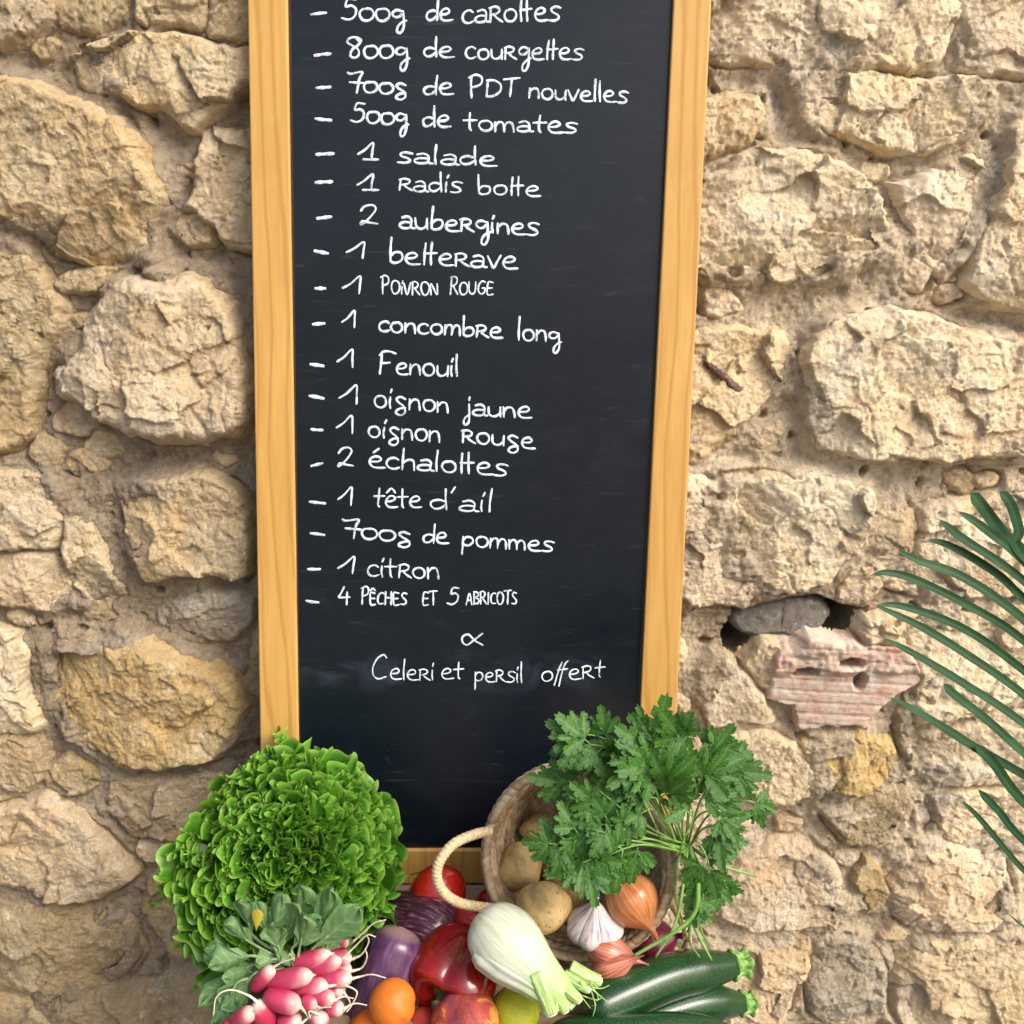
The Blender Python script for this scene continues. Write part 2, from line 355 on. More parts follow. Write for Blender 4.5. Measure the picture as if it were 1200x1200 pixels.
def smooth_poly(pts, n=8):
    p = np.asarray(pts, float); q = np.vstack([p[-2:], p, p[:3]]); out = []
    for i in range(len(p)):
        a, b, c, d = q[i + 1], q[i + 2], q[i + 3], q[i + 4]
        for k in range(3):
            f = k / 3
            v = 0.5 * (2 * b + (c - a) * f + (2 * a - 5 * b + 4 * c - d) * f ** 2 + (3 * b - a - 3 * c + d) * f ** 3)
            out.append(0.6 * v + 0.4 * (b * (1 - f) + c * f))
    return np.array(out)
def sdf(poly, x, y):
    """positive inside"""
    d = np.full(x.shape, 1e9); ins = np.zeros(x.shape, bool); n = len(poly)
    for i in range(n):
        ax, ay = poly[i]; bx, by = poly[(i + 1) % n]
        ex, ey = bx - ax, by - ay; L = ex * ex + ey * ey + 1e-12
        t = np.clip(((x - ax) * ex + (y - ay) * ey) / L, 0, 1)
        d = np.minimum(d, (x - ax - t * ex) ** 2 + (y - ay - t * ey) ** 2)
        if ay != by:
            ins ^= ((ay > y) != (by > y)) & (x < (bx - ax) * (y - ay) / (by - ay) + ax)
    d = np.sqrt(d); return np.where(ins, d, -d)
def to_wall(pts, Y):
    return np.array([[P(a, b, Y)[0], P(a, b, Y)[2]] for a, b in pts])
WX0, WX1, WZ0, WZ1 = -1.02, 1.02, -0.62, 1.32
rng = random.Random(7)
def base_wave(x, z):
    return 0.010 * gn(x * 2.1 + 3, z * 2.1, 5) + 0.004 * gn(x * 6, z * 6, 6)

stones = []      # (poly, thickness, colour, shoulder, seed)
for k, (pts, th, c, sh) in enumerate(STONES):
    stones.append((smooth_poly(to_wall(pts, -th * 0.0008)), th / 1000, c, sh / 1000, k))
brick_poly = to_wall(BRICK_OUT, -0.014); lodged_poly = smooth_poly(to_wall(LODGED, 0.0))
hole_polys = [(smooth_poly(to_wall(p, 0)), d / 1000) for p, d in HOLES]
# fill the rest of the wall with stones where none was traced
gx = np.arange(WX0, WX1, 0.008); gz = np.arange(WZ0, WZ1, 0.008); GX, GZ = np.meshgrid(gx, gz)
OCC = np.full(GX.shape, -1.0)
def occupy(poly):
    lo = poly.min(0) - 0.13; hi = poly.max(0) + 0.13
    i0, i1 = np.searchsorted(gx, [lo[0], hi[0]]); j0, j1 = np.searchsorted(gz, [lo[1], hi[1]])
    if i1 > i0 and j1 > j0:
        s = OCC[j0:j1, i0:i1]; np.maximum(s, sdf(poly, GX[j0:j1, i0:i1], GZ[j0:j1, i0:i1]), out=s)
for s in stones: occupy(s[0])
occupy(brick_poly)
for p, d in hole_polys: occupy(p)
TL, TR, BL, BR = P(0, 0), P(1200, 0), P(0, 1200), P(1200, 1200)
def in_view(x, z):
    t = (z - BL[2]) / (TL[2] - BL[2]); hw = abs(BL[0]) * (1 - t) + abs(TL[0]) * t
    return BL[2] < z < TL[2] and abs(x) < hw
for rad, tries in ((0.115, 500), (0.085, 700), (0.06, 900), (0.04, 1200), (0.024, 1500), (0.015, 1500)):
    for _ in range(tries):
        x = rng.uniform(WX0 + 0.02, WX1 - 0.02); z = rng.uniform(WZ0 + 0.02, WZ1 - 0.02)
        if rad < 0.03 and (not in_view(x, z) or abs(x + 0.04) < 0.22): continue
        i = min(int((x - WX0) / 0.008), len(gx) - 1); j = min(int((z - WZ0) / 0.008), len(gz) - 1)
        if OCC[j, i] > -(rad * 0.84 + 0.001): continue
        n = rng.randint(6, 8) if rad > 0.05 else rng.randint(4, 6); a0 = rng.uniform(0, 6.28); asp = rng.uniform(0.62, 0.85)
        pl = []
        for k in range(n):
            a = a0 + 2 * math.pi * (k + rng.uniform(-.25, .25)) / n; r = rad * rng.uniform(0.80, 1.25)
            pl.append((x + r * 1.12 * math.cos(a), z + r * asp * math.sin(a)))
        pl = smooth_poly(pl)
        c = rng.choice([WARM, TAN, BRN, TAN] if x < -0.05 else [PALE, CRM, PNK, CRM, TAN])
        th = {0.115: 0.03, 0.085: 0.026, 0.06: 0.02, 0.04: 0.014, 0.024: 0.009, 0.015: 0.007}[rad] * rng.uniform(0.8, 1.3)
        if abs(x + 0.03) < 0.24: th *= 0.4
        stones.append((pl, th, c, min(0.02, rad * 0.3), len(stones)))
        occupy(pl)

wall = empty('stone_wall', (0, 0, -0.75), 'rough rubble wall of pale and brown limestone set in sandy mortar', 'wall')
def stone_h(x, z, sd, th, sh, seed):
    r = random.Random(seed * 77 + 5); ox, oz = r.uniform(-50, 50), r.uniform(-50, 50)
    cx, cz = x.mean(), z.mean(); X = x + ox; Z = z + oz
    size = math.sqrt(max(1e-5, (x.max() - x.min()) * (z.max() - z.min())))
    k = min(1.0, size / 0.16)
    e = np.clip(sd / (sh * 0.72), 0, 1); prof = 1 - (1 - e) ** (1.5 + 0.8 * np.clip(0.5 + 2 * gn(X * 14, Z * 14, seed + 31), 0, 1))
    h = th * prof
    # large breaks: convex set of tilted planes
    f = np.full(x.shape, 0.35 * th)
    for q in range(6):
        a = r.uniform(0, 6.28); sl = r.uniform(0.05, 0.42) * k; f = np.minimum(f, 0.10 * th + (0.25 + r.random() * .75) * size * 0.20 * k - sl * ((x - cx) * math.cos(a) + (z - cz) * math.sin(a)))
    h = h + (f - 0.3 * th) * (0.3 + 0.7 * prof)
    wx = X + 0.012 * gn(X * 30, Z * 30, seed); wz = Z + 0.012 * gn(X * 30 + 9, Z * 30, seed + 3)
    m = np.clip(0.35 + 1.6 * gn(X * 11, Z * 11, seed + 7), 0.1, 1)
    h = h + 0.0135 * k * vplanes(wx, wz * 1.25, 13, seed, 0.95) * prof
    h = h + 0.0078 * k * vplanes(wx, wz, 36, seed + 5, 1.0) * m * prof + 0.0024 * vplanes(wx, wz, 85, seed + 6, 1.0) * (1.2 - m)
    h = h + 0.0050 * k * fbm(X, Z, 12, 3, seed, 0.55)
    h = h + 0.0008 * fbm(wx, wz, 60, 4, seed + 9, 0.6, True) * (0.2 + m) + 0.0010 * vplanes(X + .5 * (wx - X), Z, 190, seed + 8, 1.1) + 0.0013 * fbm(X, Z, 120, 3, seed + 2, 0.7)
    cr = np.abs(gn(wx * 9 + 4, wz * 5, seed + 13)); h = h - 0.004 * k * np.clip(1 - cr / 0.02, 0, 1) * np.clip(3 * gn(X * 8, Z * 8, seed + 17), 0, 1)
    pit = gn(X * 52, Z * 52, seed + 61); h = h - 0.007 * np.clip((pit - 0.50) / 0.10, 0, 1)
    c2 = np.abs(gn(wx * 26 + 4, wz * 22, seed + 63)); h = h - 0.0035 * np.clip(1 - c2 / 0.025, 0, 1) * np.clip(4 * gn(X * 12, Z * 12, seed + 67) - .3, 0, 1)
    h = np.where(sd < 0, np.minimum(h, h + sd * 2.5), h)
    return h
ntri = 0
def stone_object(poly, th, c, sh, seed, name='stone', mat=None, hfun=None, yoff=0.0):
    lo = poly.min(0); hi = poly.max(0); cx, cz = (lo + hi) / 2
    vis = in_view(cx, cz) or in_view(lo[0], cz) or in_view(hi[0], cz) or in_view(cx, lo[1]) or in_view(cx, hi[1])
    hid = abs(cx + 0.03) < 0.21 and cz > 0.0
    step = 0.0021 if vis and not hid else 0.006 if hid else 0.0045
    xs = np.arange(lo[0] - 0.012, hi[0] + 0.012, step); zs = np.arange(lo[1] - 0.012, hi[1] + 0.012, step)
    X, Z = np.meshgrid(xs, zs)
    wx = X + 0.0110 * gn(X * 24, Z * 24, seed + 50) + 0.0042 * gn(X * 75, Z * 75, seed + 51) + 0.0018 * gn(X * 190, Z * 190, seed + 54); wz = Z + 0.0110 * gn(X * 24 + 5, Z * 24, seed + 52) + 0.0042 * gn(X * 75, Z * 75 + 4, seed + 53)
    sd = sdf(poly, wx, wz) + (0.0035 if seed < 400 else 0)
    h = (hfun or stone_h)(X, Z, sd, th, sh, seed) + base_wave(X, Z)
    keep = sd > -0.007
    F = grid_faces(len(xs), len(zs)); kf = keep.ravel()[F].all(1); F = F[kf]
    used = np.unique(F); idx = np.full(X.size, -1); idx[used] = np.arange(len(used))
    V = np.stack([X - cx, -h - yoff, Z - cz], -1).reshape(-1, 3)[used]
    me = mesh_np(name, V, idx[F]); global ntri; ntri += 2 * len(F)
    link(name, me, mat or M_STONE, wall, c, (cx, 0, cz + 0.75))
for i, (pl, th, c, sh, seed) in enumerate(stones):
    r = random.Random(seed + 900); j = r.uniform(0.88, 1.03)
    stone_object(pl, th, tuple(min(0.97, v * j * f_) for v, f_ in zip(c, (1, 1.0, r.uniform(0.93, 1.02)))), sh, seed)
# the lodged grey stone in the opening, and the broken hollow brick
def lodged_h(x, z, sd, th, sh, seed):
    h = -0.012 + 0.010 * np.clip(sd / 0.006, 0, 1) + 0.0016 * fbm(x, z, 90, 4, 3, 0.6) + 0.05 * (z - z.mean())
    h = h - 0.004 * np.clip(1 - np.abs(x - x.mean() - 0.003 + 0.004 * gn(z * 60, x * 0 + 2, 4)) / 0.0012, 0, 1)
    return np.where(sd < 0, h + sd * 9, h)
stone_object(lodged_poly, 0.02, (0.29, 0.285, 0.28), 0.006, 400, 'stone', None, lodged_h)
bh = [smooth_poly(to_wall(b, -0.014)) for b in BRICK_HOLES]
def brick_h(x, z, sd, th, sh, seed):
    zz = z - 0.0
    h = 0.020 * np.clip(sd / 0.004, 0, 1) ** 0.6
    h = h - 0.0022 * np.clip(1 - np.abs(((z + 0.06 * x) * 62) % 1 - 0.5) / 0.16, 0, 1)
    top = np.clip((z - (P(950, 786, 0)[2])) / 0.01, 0, 1)            # mortar smeared over the upper half
    h = h + top * (0.008 + 0.008 * fbm(x, z, 30, 4, 8, 0.6))
    h = h + 0.0012 * fbm(x, z, 120, 3, 12, 0.6)
    for b in bh:
        s = sdf(b, x, z); h = np.where(s > -0.002, h - 0.07 * np.clip((s + 0.002) / 0.003, 0, 1), h)
    return np.where(sd < 0, h + sd * 3, h)
stone_object(brick_poly, 0.02, (0.5, 0.3, 0.2), 0.01, 401, 'hollow_brick', M_BRICK, brick_h)

# mortar sheet
def mortar_piece(x0, x1, z0, z1, step):
    xs = np.linspace(x0, x1, int(round((x1 - x0) / step)) + 1); zs = np.linspace(z0, z1, int(round((z1 - z0) / step)) + 1)
    X, Z = np.meshgrid(xs, zs)
    occ = np.full(X.shape, -1.0); TH = np.zeros(X.shape); TW = np.full(X.shape, 1e-6)
    for pl, th, c, sh, seed in stones:
        lo = pl.min(0) - 0.04; hi = pl.max(0) + 0.04
        if hi[0] < x0 or lo[0] > x1 or hi[1] < z0 or lo[1] > z1: continue
        i0, i1 = np.searchsorted(xs, [lo[0], hi[0]]); j0, j1 = np.searchsorted(zs, [lo[1], hi[1]])
        s = occ[j0:j1, i0:i1]; q = sdf(pl, X[j0:j1, i0:i1], Z[j0:j1, i0:i1]); np.maximum(s, q, out=s)
        wq = np.exp(-np.maximum(-q, 0) / 0.012) * (q > -0.04); TH[j0:j1, i0:i1] += th * wq; TW[j0:j1, i0:i1] += wq
    TH = TH / TW * np.clip(TW * 1.3, 0, 1)
    near = np.clip(1 + occ / 0.03, 0, 1)          # 1 at a stone's edge
    h = TH * near * np.clip(0.72 + (0.20 * np.clip(X * 3, -1, 1)) + 0.9 * gn(X * 10, Z * 10, 31) + 0.5 * gn(X * 26, Z * 26, 32), 0, 1.12) - 0.004 + 0.011 * fbm(X, Z, 9, 4, 21, 0.55) + 0.004 * fbm(X, Z, 45, 4, 22, 0.62) + 0.0035 * vplanes(X, Z, 60, 25, 0.9) * np.clip(0.5 + 2 * gn(X * 15, Z * 15, 33), 0, 1) + 0.0032 * fbm(X, Z, 150, 3, 27, 0.72)
    pit = gn(X * 38, Z * 38, 77); h = h - 0.016 * np.clip((pit - 0.36) / 0.10, 0, 1)
    edge = np.exp(-(occ / 0.005) ** 2) * np.clip(0.1 + 2.2 * gn(X * 10 + 8, Z * 10, 71), 0, 1); h = h - 0.020 * edge
    h = h + base_wave(X, Z)
    for pl, d in hole_polys:
        s = sdf(pl, X + 0.003 * gn(X * 60, Z * 60, 3), Z + 0.003 * gn(X * 60, Z * 60, 4)); h = h - d * np.clip(s / 0.004, 0, 1)
    F = grid_faces(len(xs), len(zs)); keep = (occ.ravel()[F] < 0.024).any(1); F = F[keep]
    used = np.unique(F); idx = np.full(X.size, -1); idx[used] = np.arange(len(used))
    V = np.stack([X, -h, Z], -1).reshape(-1, 3)[used]
    return V, idx[F]
Vs = []; Fs = []; n0 = 0
for args in ((WX0, -0.80, WZ0, WZ1, 0.006), (-0.80, -0.24, -0.32, 1.12, 0.0024), (-0.24, 0.20, -0.32, 1.12, 0.006), (0.20, 0.80, -0.32, 1.12, 0.0024), (0.80, WX1, WZ0, WZ1, 0.006), (-0.80, 0.80, WZ0, -0.32, 0.006), (-0.80, 0.80, 1.12, WZ1, 0.006)):
    V, F = mortar_piece(*args); Vs.append(V); Fs.append(F + n0); n0 += len(V)
me = mesh_np('mortar', np.vstack(Vs), np.vstack(Fs)); ntri += 2 * sum(len(f) for f in Fs)
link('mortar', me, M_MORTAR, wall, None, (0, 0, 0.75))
print('wall', len(stones), 'stones', ntri, 'tris')
# the wall's core and the parts far outside the picture, so that it stands on the ground
V, F = box_vf((-1.6, 0.36, -0.75), (1.6, 0.62, 1.9)); me = mesh_q('wall_core', V, F, False); link('wall_core', me, M_MORTAR, wall, None, (0, 0, 0.75))
mb = MB()
for lo, hi in (((-1.6, 0.0, -0.75), (WX0, 0.36, 1.9)), ((WX1, 0.0, -0.75), (1.6, 0.36, 1.9)), ((WX0, 0.0, WZ1), (WX1, 0.36, 1.9)), ((WX0, 0.0, -0.75), (WX1, 0.36, WZ0))): mb.add(*box_vf(lo, hi))
mb.build('outer_facing', M_MORTAR, wall, False, loc=(0, 0, 0.75))
# rusty stub of iron in the mortar, left of the big stone
t = NT('rusty_iron'); p = t.pos(); t.set(Base_Color=t.ramp(t.noise(p, 200, 5), [(0.35, (0.05, 0.03, 0.025)), (0.65, (0.22, 0.13, 0.09))]), Roughness=0.9); t.bump(t.noise(p, 300, 5), 0.8, 0.003); M_RUST = t.m
a, b, c = P(826, 424, -0.012), P(846, 440, -0.022), P(866, 458, -0.020)
V, F, S = sweep([a, b, c], [0.004, 0.0055, 0.0065], 10, 24, lambda s, t: 1 + 0.25 * np.sin(7 * s * 6 + 2 * t) * 0.6)
tag(link('iron_stub', mesh_q('iron_stub', V, F), M_RUST), 'rusty iron stub sticking out of the wall right of the chalkboard', 'iron stub')

# ground
t = NT('terrace'); p = t.pos(False); t.set(Base_Color=t.ramp(t.noise(p, 4, 6, 0.65), [(0.35, (0.13, 0.115, 0.10)), (0.65, (0.19, 0.165, 0.14))]), Roughness=0.9); t.bump(t.noise(p, 60, 6, 0.7), 0.5, 0.01)
me = mesh_q('ground', np.array([(-60, -60, -0.75), (60, -60, -0.75), (60, 60, -0.75), (-60, 60, -0.75)]), np.array([[0, 1, 2, 3]]), False)
tag(link('ground', me, t.m), kind='structure')
# ================================================================== CHALKBOARD leaning on the wall
def mat_frame():
    t = NT('honey_pine'); u = t.pos(True)
    m = t.n('ShaderNodeMapping'); m.inputs['Scale'].default_value = (1, 1, 0.05); t.l(u, m.inputs[0]); g = m.outputs[0]
    n = t.noise(g, 90, 6, 0.6, 0.3); m2 = t.n('ShaderNodeMapping'); m2.inputs['Scale'].default_value = (1, 1, 0.11); t.l(u, m2.inputs[0])
    wv = t.wave(m2.outputs[0], 16, 9, 3); k = t.voro(t.pos(True, (1, 1, 0.5)), 5.5)
    c = t.ramp(n, [(0.30, (0.49, 0.265, 0.062)), (0.55, (0.565, 0.325, 0.085)), (0.75, (0.61, 0.365, 0.115))])
    c = t.mix(t.ramp(wv, [(0.0, 0.6), (0.20, 0.0)]), c, (0.40, 0.19, 0.04))
    c = t.mix(t.ramp(k, [(0.012, 0.8), (0.03, 0.0)]), c, (0.30, 0.13, 0.03))
    c = t.mix(t.ramp(t.noise(u, 30, 6, 0.7), [(0.55, 0.0), (0.75, 0.25)]), c, (0.66, 0.40, 0.18))
    t.set(Base_Color=c, Roughness=t.ramp(t.noise(u, 40, 4), [(0.3, 0.38), (0.7, 0.55)]))
    t.bump(n, 0.25, 0.001); return t.m
def mat_slate():
    t = NT('slate_paint'); u = t.pos(True)
    sm = t.noise(t.pos(True, (1, 1, 2.2)), 7, 6, 0.7, 1.5); fine = t.noise(u, 300, 4, 0.7)
    sc = t.noise(t.pos(True, (1, 1, 9)), 9, 5, 0.6, 2.0)
    c = t.ramp(fine, [(0.3, (0.0034, 0.0062, 0.0108)), (0.7, (0.0050, 0.0085, 0.0140))])
    c = t.mix(t.ramp(sm, [(0.54, 0.0), (0.78, 0.05)]), c, (0.10, 0.12, 0.15))
    c = t.mix(t.ramp(sc, [(0.62, 0.0), (0.72, 0.10)]), c, (0.16, 0.17, 0.19))
    zz = t.sep(t.pos(False))[2]; z0 = float(PB(570, 790)[2]); band = t.math('MULTIPLY', t.ramp(t.math('ABSOLUTE', t.math('SUBTRACT', zz, z0)), [(0.008, 1.0), (0.032, 0.0)]), t.ramp(t.noise(t.pos(True, (1, 1, 1.8)), 11, 5, 0.65, 1.0), [(0.47, 0.0), (0.68, 0.28)]))
    c = t.mix(band, c, (0.075, 0.11, 0.16))
    t.set(Base_Color=c, Roughness=t.ramp(sm, [(0.35, 0.26), (0.7, 0.36)])); t.b.inputs['Specular IOR Level'].default_value = 0.42
    t.bump(fine, 0.12, 0.0006); return t.m
M_FRAME = mat_frame(); M_SLATE = mat_slate()
t = NT('painted_shade'); t.set(Base_Color=(0.025, 0.016, 0.012), Roughness=0.7); M_DARK = t.m  # near-black colour standing in for shade in the slate's recess
board = empty('chalkboard', tuple(PB(550, 1037)), 'tall slate chalkboard in a honey pine frame with a handwritten white list', 'chalkboard')
BO = np.array(board.location)
ny = nrm(np.array([0, -1, LEAN]))                 # front normal of the board
def LB(v): return np.asarray(v) - BO
ytop = -150
def bx(a, b, y): return a + b * y
oTL, oTR = PB(bx(290, .017, ytop), ytop), PB(bx(834, -.0489, ytop), ytop)
oBL, oBR = PB(bx(290, .017, 1037), 1037), PB(bx(834, -.0489, 1035), 1035)
iTL, iTR = PB(bx(338, .0125, ytop), ytop + 45), PB(bx(788, -.0465, ytop), ytop + 45)
iBL, iBR = PB(bx(338, .0125, 997), 997), PB(bx(788, -.0465, 996), 996)
TH = 0.022
def slab(q, name, thick=TH, mat=M_FRAME, front=0.0, bev=0.0022):
    q = [LB(v) + ny * front for v in q]; b = [v - ny * thick for v in q]
    V = np.array(q + b); c = V.mean(0)
    F = [(0, 1, 2, 3), (7, 6, 5, 4), (0, 4, 5, 1), (1, 5, 6, 2), (2, 6, 7, 3), (3, 7, 4, 0)]
    me = mesh_q(name, V - c, np.array(F), False); o = link(name, me, mat, board, None, tuple(c)); bevel(o, bev, 3); return o
def lerp(a, b, t): return a * (1 - t) + b * t
# stiles run full height, rails butt between them (0.4 mm lower)
lBL = oBL; lIB = lerp(oBL, oBR, np.linalg.norm(iBL[0] - oBL[0]) / np.linalg.norm(oBR[0] - oBL[0])); rIB = lerp(oBL, oBR, (iBR[0] - oBL[0]) / (oBR[0] - oBL[0]))
lIT = lerp(oTL, oTR, (iTL[0] - oTL[0]) / (oTR[0] - oTL[0])); rIT = lerp(oTL, oTR, (iTR[0] - oTL[0]) / (oTR[0] - oTL[0]))
slab([oTL, oBL, lIB, lIT], 'stile'); slab([rIT, rIB, oBR, oTR], 'stile')
g = 0.0006
def inset(a, b): return a + nrm(b - a) * g, b + nrm(a - b) * g
b1, b2 = inset(iBL, iBR); b0, b3 = inset(lIB, rIB); slab([b1, b0, b3, b2], 'rail', TH - 0.001, M_FRAME, -0.0006)
a1, a2 = inset(iTL, iTR); a0, a3 = inset(lIT, rIT); slab([a0, a1, a2, a3], 'rail', TH - 0.001, M_FRAME, -0.0006)
e = 0.006
def out(v, sx, sz): return v + np.array([sx * e, 0, sz * e])
REC = 0.0065
panel = slab([out(iTL, -1, 1), out(iBL, -1, -1), out(iBR, 1, -1), out(iTR, 1, 1)], 'slate_panel', 0.005, M_SLATE, -REC, 0.0004)
# dark strips painting in the recess shade down both sides of the slate
mb = MB()
for p, q, d in ((iTL, iBL, 1), (iTR, iBR, -1)):
    p = LB(p) - ny * (REC - 0.0015); q = LB(q) - ny * (REC - 0.0015); x = np.array([0.0022 * d, 0, 0]); z = ny * 0.003
    V = [p, q, q + x, p + x, p - z, q - z, q + x - z, p + x - z]; mb.add(V, np.array([(0, 1, 2, 3), (0, 4, 5, 1), (3, 2, 6, 7), (0, 3, 7, 4), (1, 5, 6, 2)]))
mb.build('recess_shade', M_DARK, board, False)

# ------------------------------------------------------------------ the handwriting
def gl(s): return [[tuple(map(float, p.split(','))) for p in k.split()] for k in s.split(';')]
G = {
 'a': (9, '2,8.5 5,9.6 7.2,7.5 7.3,3 6.6,0.6 3.5,-0.2 1,1 1.2,3.6 4,5 7.2,4.6;7.1,2 8,0.3 9.5,0.2'),
 'b': (8.5, '1.3,20 1.1,10 1.2,0.8;1.2,5 3.5,8.2 6.8,8 7.6,4 6,0.8 3,-0.2 1.2,1.2'),
 'c': (8, '7.3,8.2 5.2,9.8 2.2,8.3 1,4.5 2.2,0.8 5,-0.1 7.8,1.4'),
 'd': (9, '7.2,7.2 4.5,8.4 1.5,6.6 1,3 2.6,0.4 5.2,1 7.6,4;7.9,18.5 7.7,9 8,0.2'),
 'e': (9, '1.6,4.8 5.5,5.4 7.3,7.6 5.4,9.8 2.4,8.3 1.1,4.4 2.4,0.8 5.2,-0.2 9.2,0.4'),
 'g': (9, '7.3,8.4 4,9.8 1.3,7.2 2.2,4 5,3.8 7.6,7;7.7,9 8,2 8,-5 6.4,-10 4.4,-9.4 4.6,-5 7,-1.2 9.6,0.6'),
 '&': (9, '7.6,8.2 4.4,9.8 2,7.8 3.4,5 6.6,2 7.6,-2.4 5.2,-5.2 2.2,-4.2 2.4,-1.6 5,0.4 7.6,1'),
 'h': (8.5, '1.2,19 1.1,0;1.2,5 3.6,8.8 6.4,8.6 7.2,5 7.4,0'),
 'i': (3.5, '1.6,9 1.4,4 1.8,0;2.6,15.5 1.9,12.6'),
 'j': (5.5, '4,9.4 4,0 3.6,-6.5 1.8,-9.2 0.6,-7 1.6,-3 4.4,0.4;4.2,15.8 4,13'),
 'l': (3.5, '1.8,20 1.5,8 1.8,0'),
 'm': (12, '1,9 1,0;1,5 2.6,8.8 4.8,8.8 5.6,5 5.6,0;5.7,5 7.4,8.8 9.8,8.6 10.6,5 10.8,0'),
 'n': (8.5, '1,9.2 1.1,0;1.1,5 3.4,8.8 6.2,8.4 7.2,4 7.5,0'),
 'o': (9, '5,9.4 2.2,8.4 1,4.8 2.4,0.8 5.4,-0.1 7.8,2.4 8,6.4 6.4,9 4.2,9.5'),
 'p': (8.5, '1.3,9 1.2,0 1,-8.5;1.2,5 3.4,8.6 6.6,8.2 7.6,4.6 5.6,1 2.8,0.4 1.2,1.8'),
 'q': (9, '5,9.5 2.2,8.4 1,4.8 2.4,0.8 5.4,0 7.8,2.4 8,6.4 6.4,9 4.2,9.6'),
 '®': (8.8, '1.4,10.4 1.2,0;0.6,10 4,11 6.6,9.4 5.8,6.4 1.6,5;3.4,5.2 5.6,2.4 8.8,0'),
 's': (8, '7.8,9 5,10 2.2,8.8 2.8,6.2 6,4.2 6.8,1.8 4.6,0 1,0.2'),
 't': (7.5, '3.6,16 3.3,8 3.5,1.6 4.4,0;0.2,9 7.4,9.4'),
 '#': (9.5, '2.6,17 2.2,8 2.3,0;6,18 5.8,8 6,0;1.8,8.6 9,9.6'),
 'u': (9, '1,9 1.2,3 3,0.2 5.6,0.6 7.8,3.4;8,9.2 7.8,4 8,0'),
 'v': (8, '0.6,9 2.4,4 4,0 6,5 7.8,10'),
 'f': (6.5, '7,16 5,17.4 3.6,14 3,0 2,-6;0.2,8.6 6.6,9.4'),
 'ƒ': (10, '5,16 3.4,10 0.8,-5;9,17 7,14 5.4,6 4,-6;2.4,9 9.4,9.6'),
 '5': (9.5, '8.6,18 3.6,18.2 2.4,12 5.6,12.8 8.2,10 7.6,4 4,0.8 0,2'),
 '0': (9.4, '5.2,10 2,9.2 0.8,5.4 2.4,1 5.6,0.2 8.6,2.8 9,6.8 7,9.8 4.4,10'),
 '8': (9.5, '7.8,14 5,18.2 1.4,17 0.6,13.6 3.6,10.6 7,7.4 7.4,2.4 4.8,0 2.4,2 3.2,7 6.6,11 8.6,15.6 6,18.4'),
 '7': (9.5, '0,17.4 2,16.4 8.6,18.4 7.2,12 6.2,0;1.6,9 10,8.8'),
 '1': (8, '0,5.6 3.2,10 7,17.5 7.2,8 7.2,0'),
 '!': (10, '0,6 3.4,10.4 7.4,17.5 7,8 6.8,1;2.6,0.6 10.4,0.4'),
 '2': (10, '1,13.4 2.8,17.4 6.4,18.4 8.2,14.6 6.4,8.4 3.4,2.4 1.2,0.4 2,3.2 4.4,2 9.4,0'),
 '4': (8, '3.6,18 1.6,11 0.6,7.2 8,7.4;6,12.6 6,0'),
 'P': (9.5, '2,19 1.6,8 1.8,0;0.4,17.8 4.6,20 8.2,17.4 7.4,11.4 2,8.8'),
 'Q': (9.5, '1.8,15.6 1.6,8 1.5,0;0.8,14.6 4.8,15.8 8,13 6.8,8.4 1.8,7.2'),
 'D': (10.5, '1.4,14.6 1.3,0.6;0.6,15 5,14.8 9,11 9,5 5.4,1 1.2,0.6'),
 'T': (9.5, '0.2,14.4 9.6,15.2;5,14.6 4.8,0'),
 'O': (10, '5.4,14 2.4,13 1,7.6 2.6,1.4 5.6,0 8.6,3 9.2,9 7.4,13 4.6,14.2'),
 'V': (8, '0.6,13 3.6,0 7.6,13.6'),
 'N': (9.5, '1.2,0 1.4,13 7.4,0.6 7.8,13.4'),
 'R': (9, '1.6,13.4 1.4,0;0.8,13 4.4,14.2 7.2,11.6 5.6,7.8 1.8,7;3.6,7 8.8,0'),
 'K': (9.5, '1.8,19 1.4,0;0.8,18.6 5,19.6 7.4,16.4 6,11 2,9;3.6,9 8.8,0'),
 'U': (9, '1.2,13 1.2,4 3,0.4 6,0.8 7.8,5 8,13'),
 'G': (9.5, '8,12.6 5,13.8 1.8,10.4 1.4,4.4 4,0.4 7.6,1.4 8,6 5.2,6.4'),
 'E': (8, '7,13.2 1.6,13.2 1.6,0.2 7.4,0.2;1.6,7 6.4,7.2'),
 'C': (8.5, '7.8,12.6 5,13.8 1.8,10.6 1.2,5 3.2,0.8 7.8,1.2'),
 'H': (9.5, '1.4,13.6 1.2,0;7.6,13.6 7.6,0;1.2,7 7.6,7.2'),
 'S': (8.5, '7.4,12.8 4.2,13.8 2,11 4,7.6 7,4.4 5.6,0.4 1,0.6'),
 'A': (9.5, '0.8,0 4.6,13.8 8.2,0;2,5.2 7.6,5.4'),
 'B': (9, '1.6,13.4 1.4,0;1,13.6 6,13 6.6,9 2,7.2 7,5.6 7,1.2 1.2,0.2'),
 'I': (4, '2,13.6 1.8,0'),
 'Ç': (13, '11.4,22 9.6,25 5,21 1.4,12 1.6,4 5,0 11,2.6'),
 'F': (11, '2.2,17 1.8,8 1.2,0;0.6,15.4 3,18.4 7,18.6 11,17;1.4,8.6 7.6,9.4'),
 "'": (4, '2.4,19 0.8,14'),
 'α': (13, '12,10 7,4 3.4,0.6 0.8,3 1,7.4 4.2,9 8,4 12.6,0.4'),
 ' ': (7, ''),
}
ACC = {'é': ('e', '3.4,13 6.4,16.8'), 'ê': ('e', '1.6,12.4 4.6,16 7.4,12.4'), 'Ê': ('E', '1.6,16 4.4,19 7,16.4')}
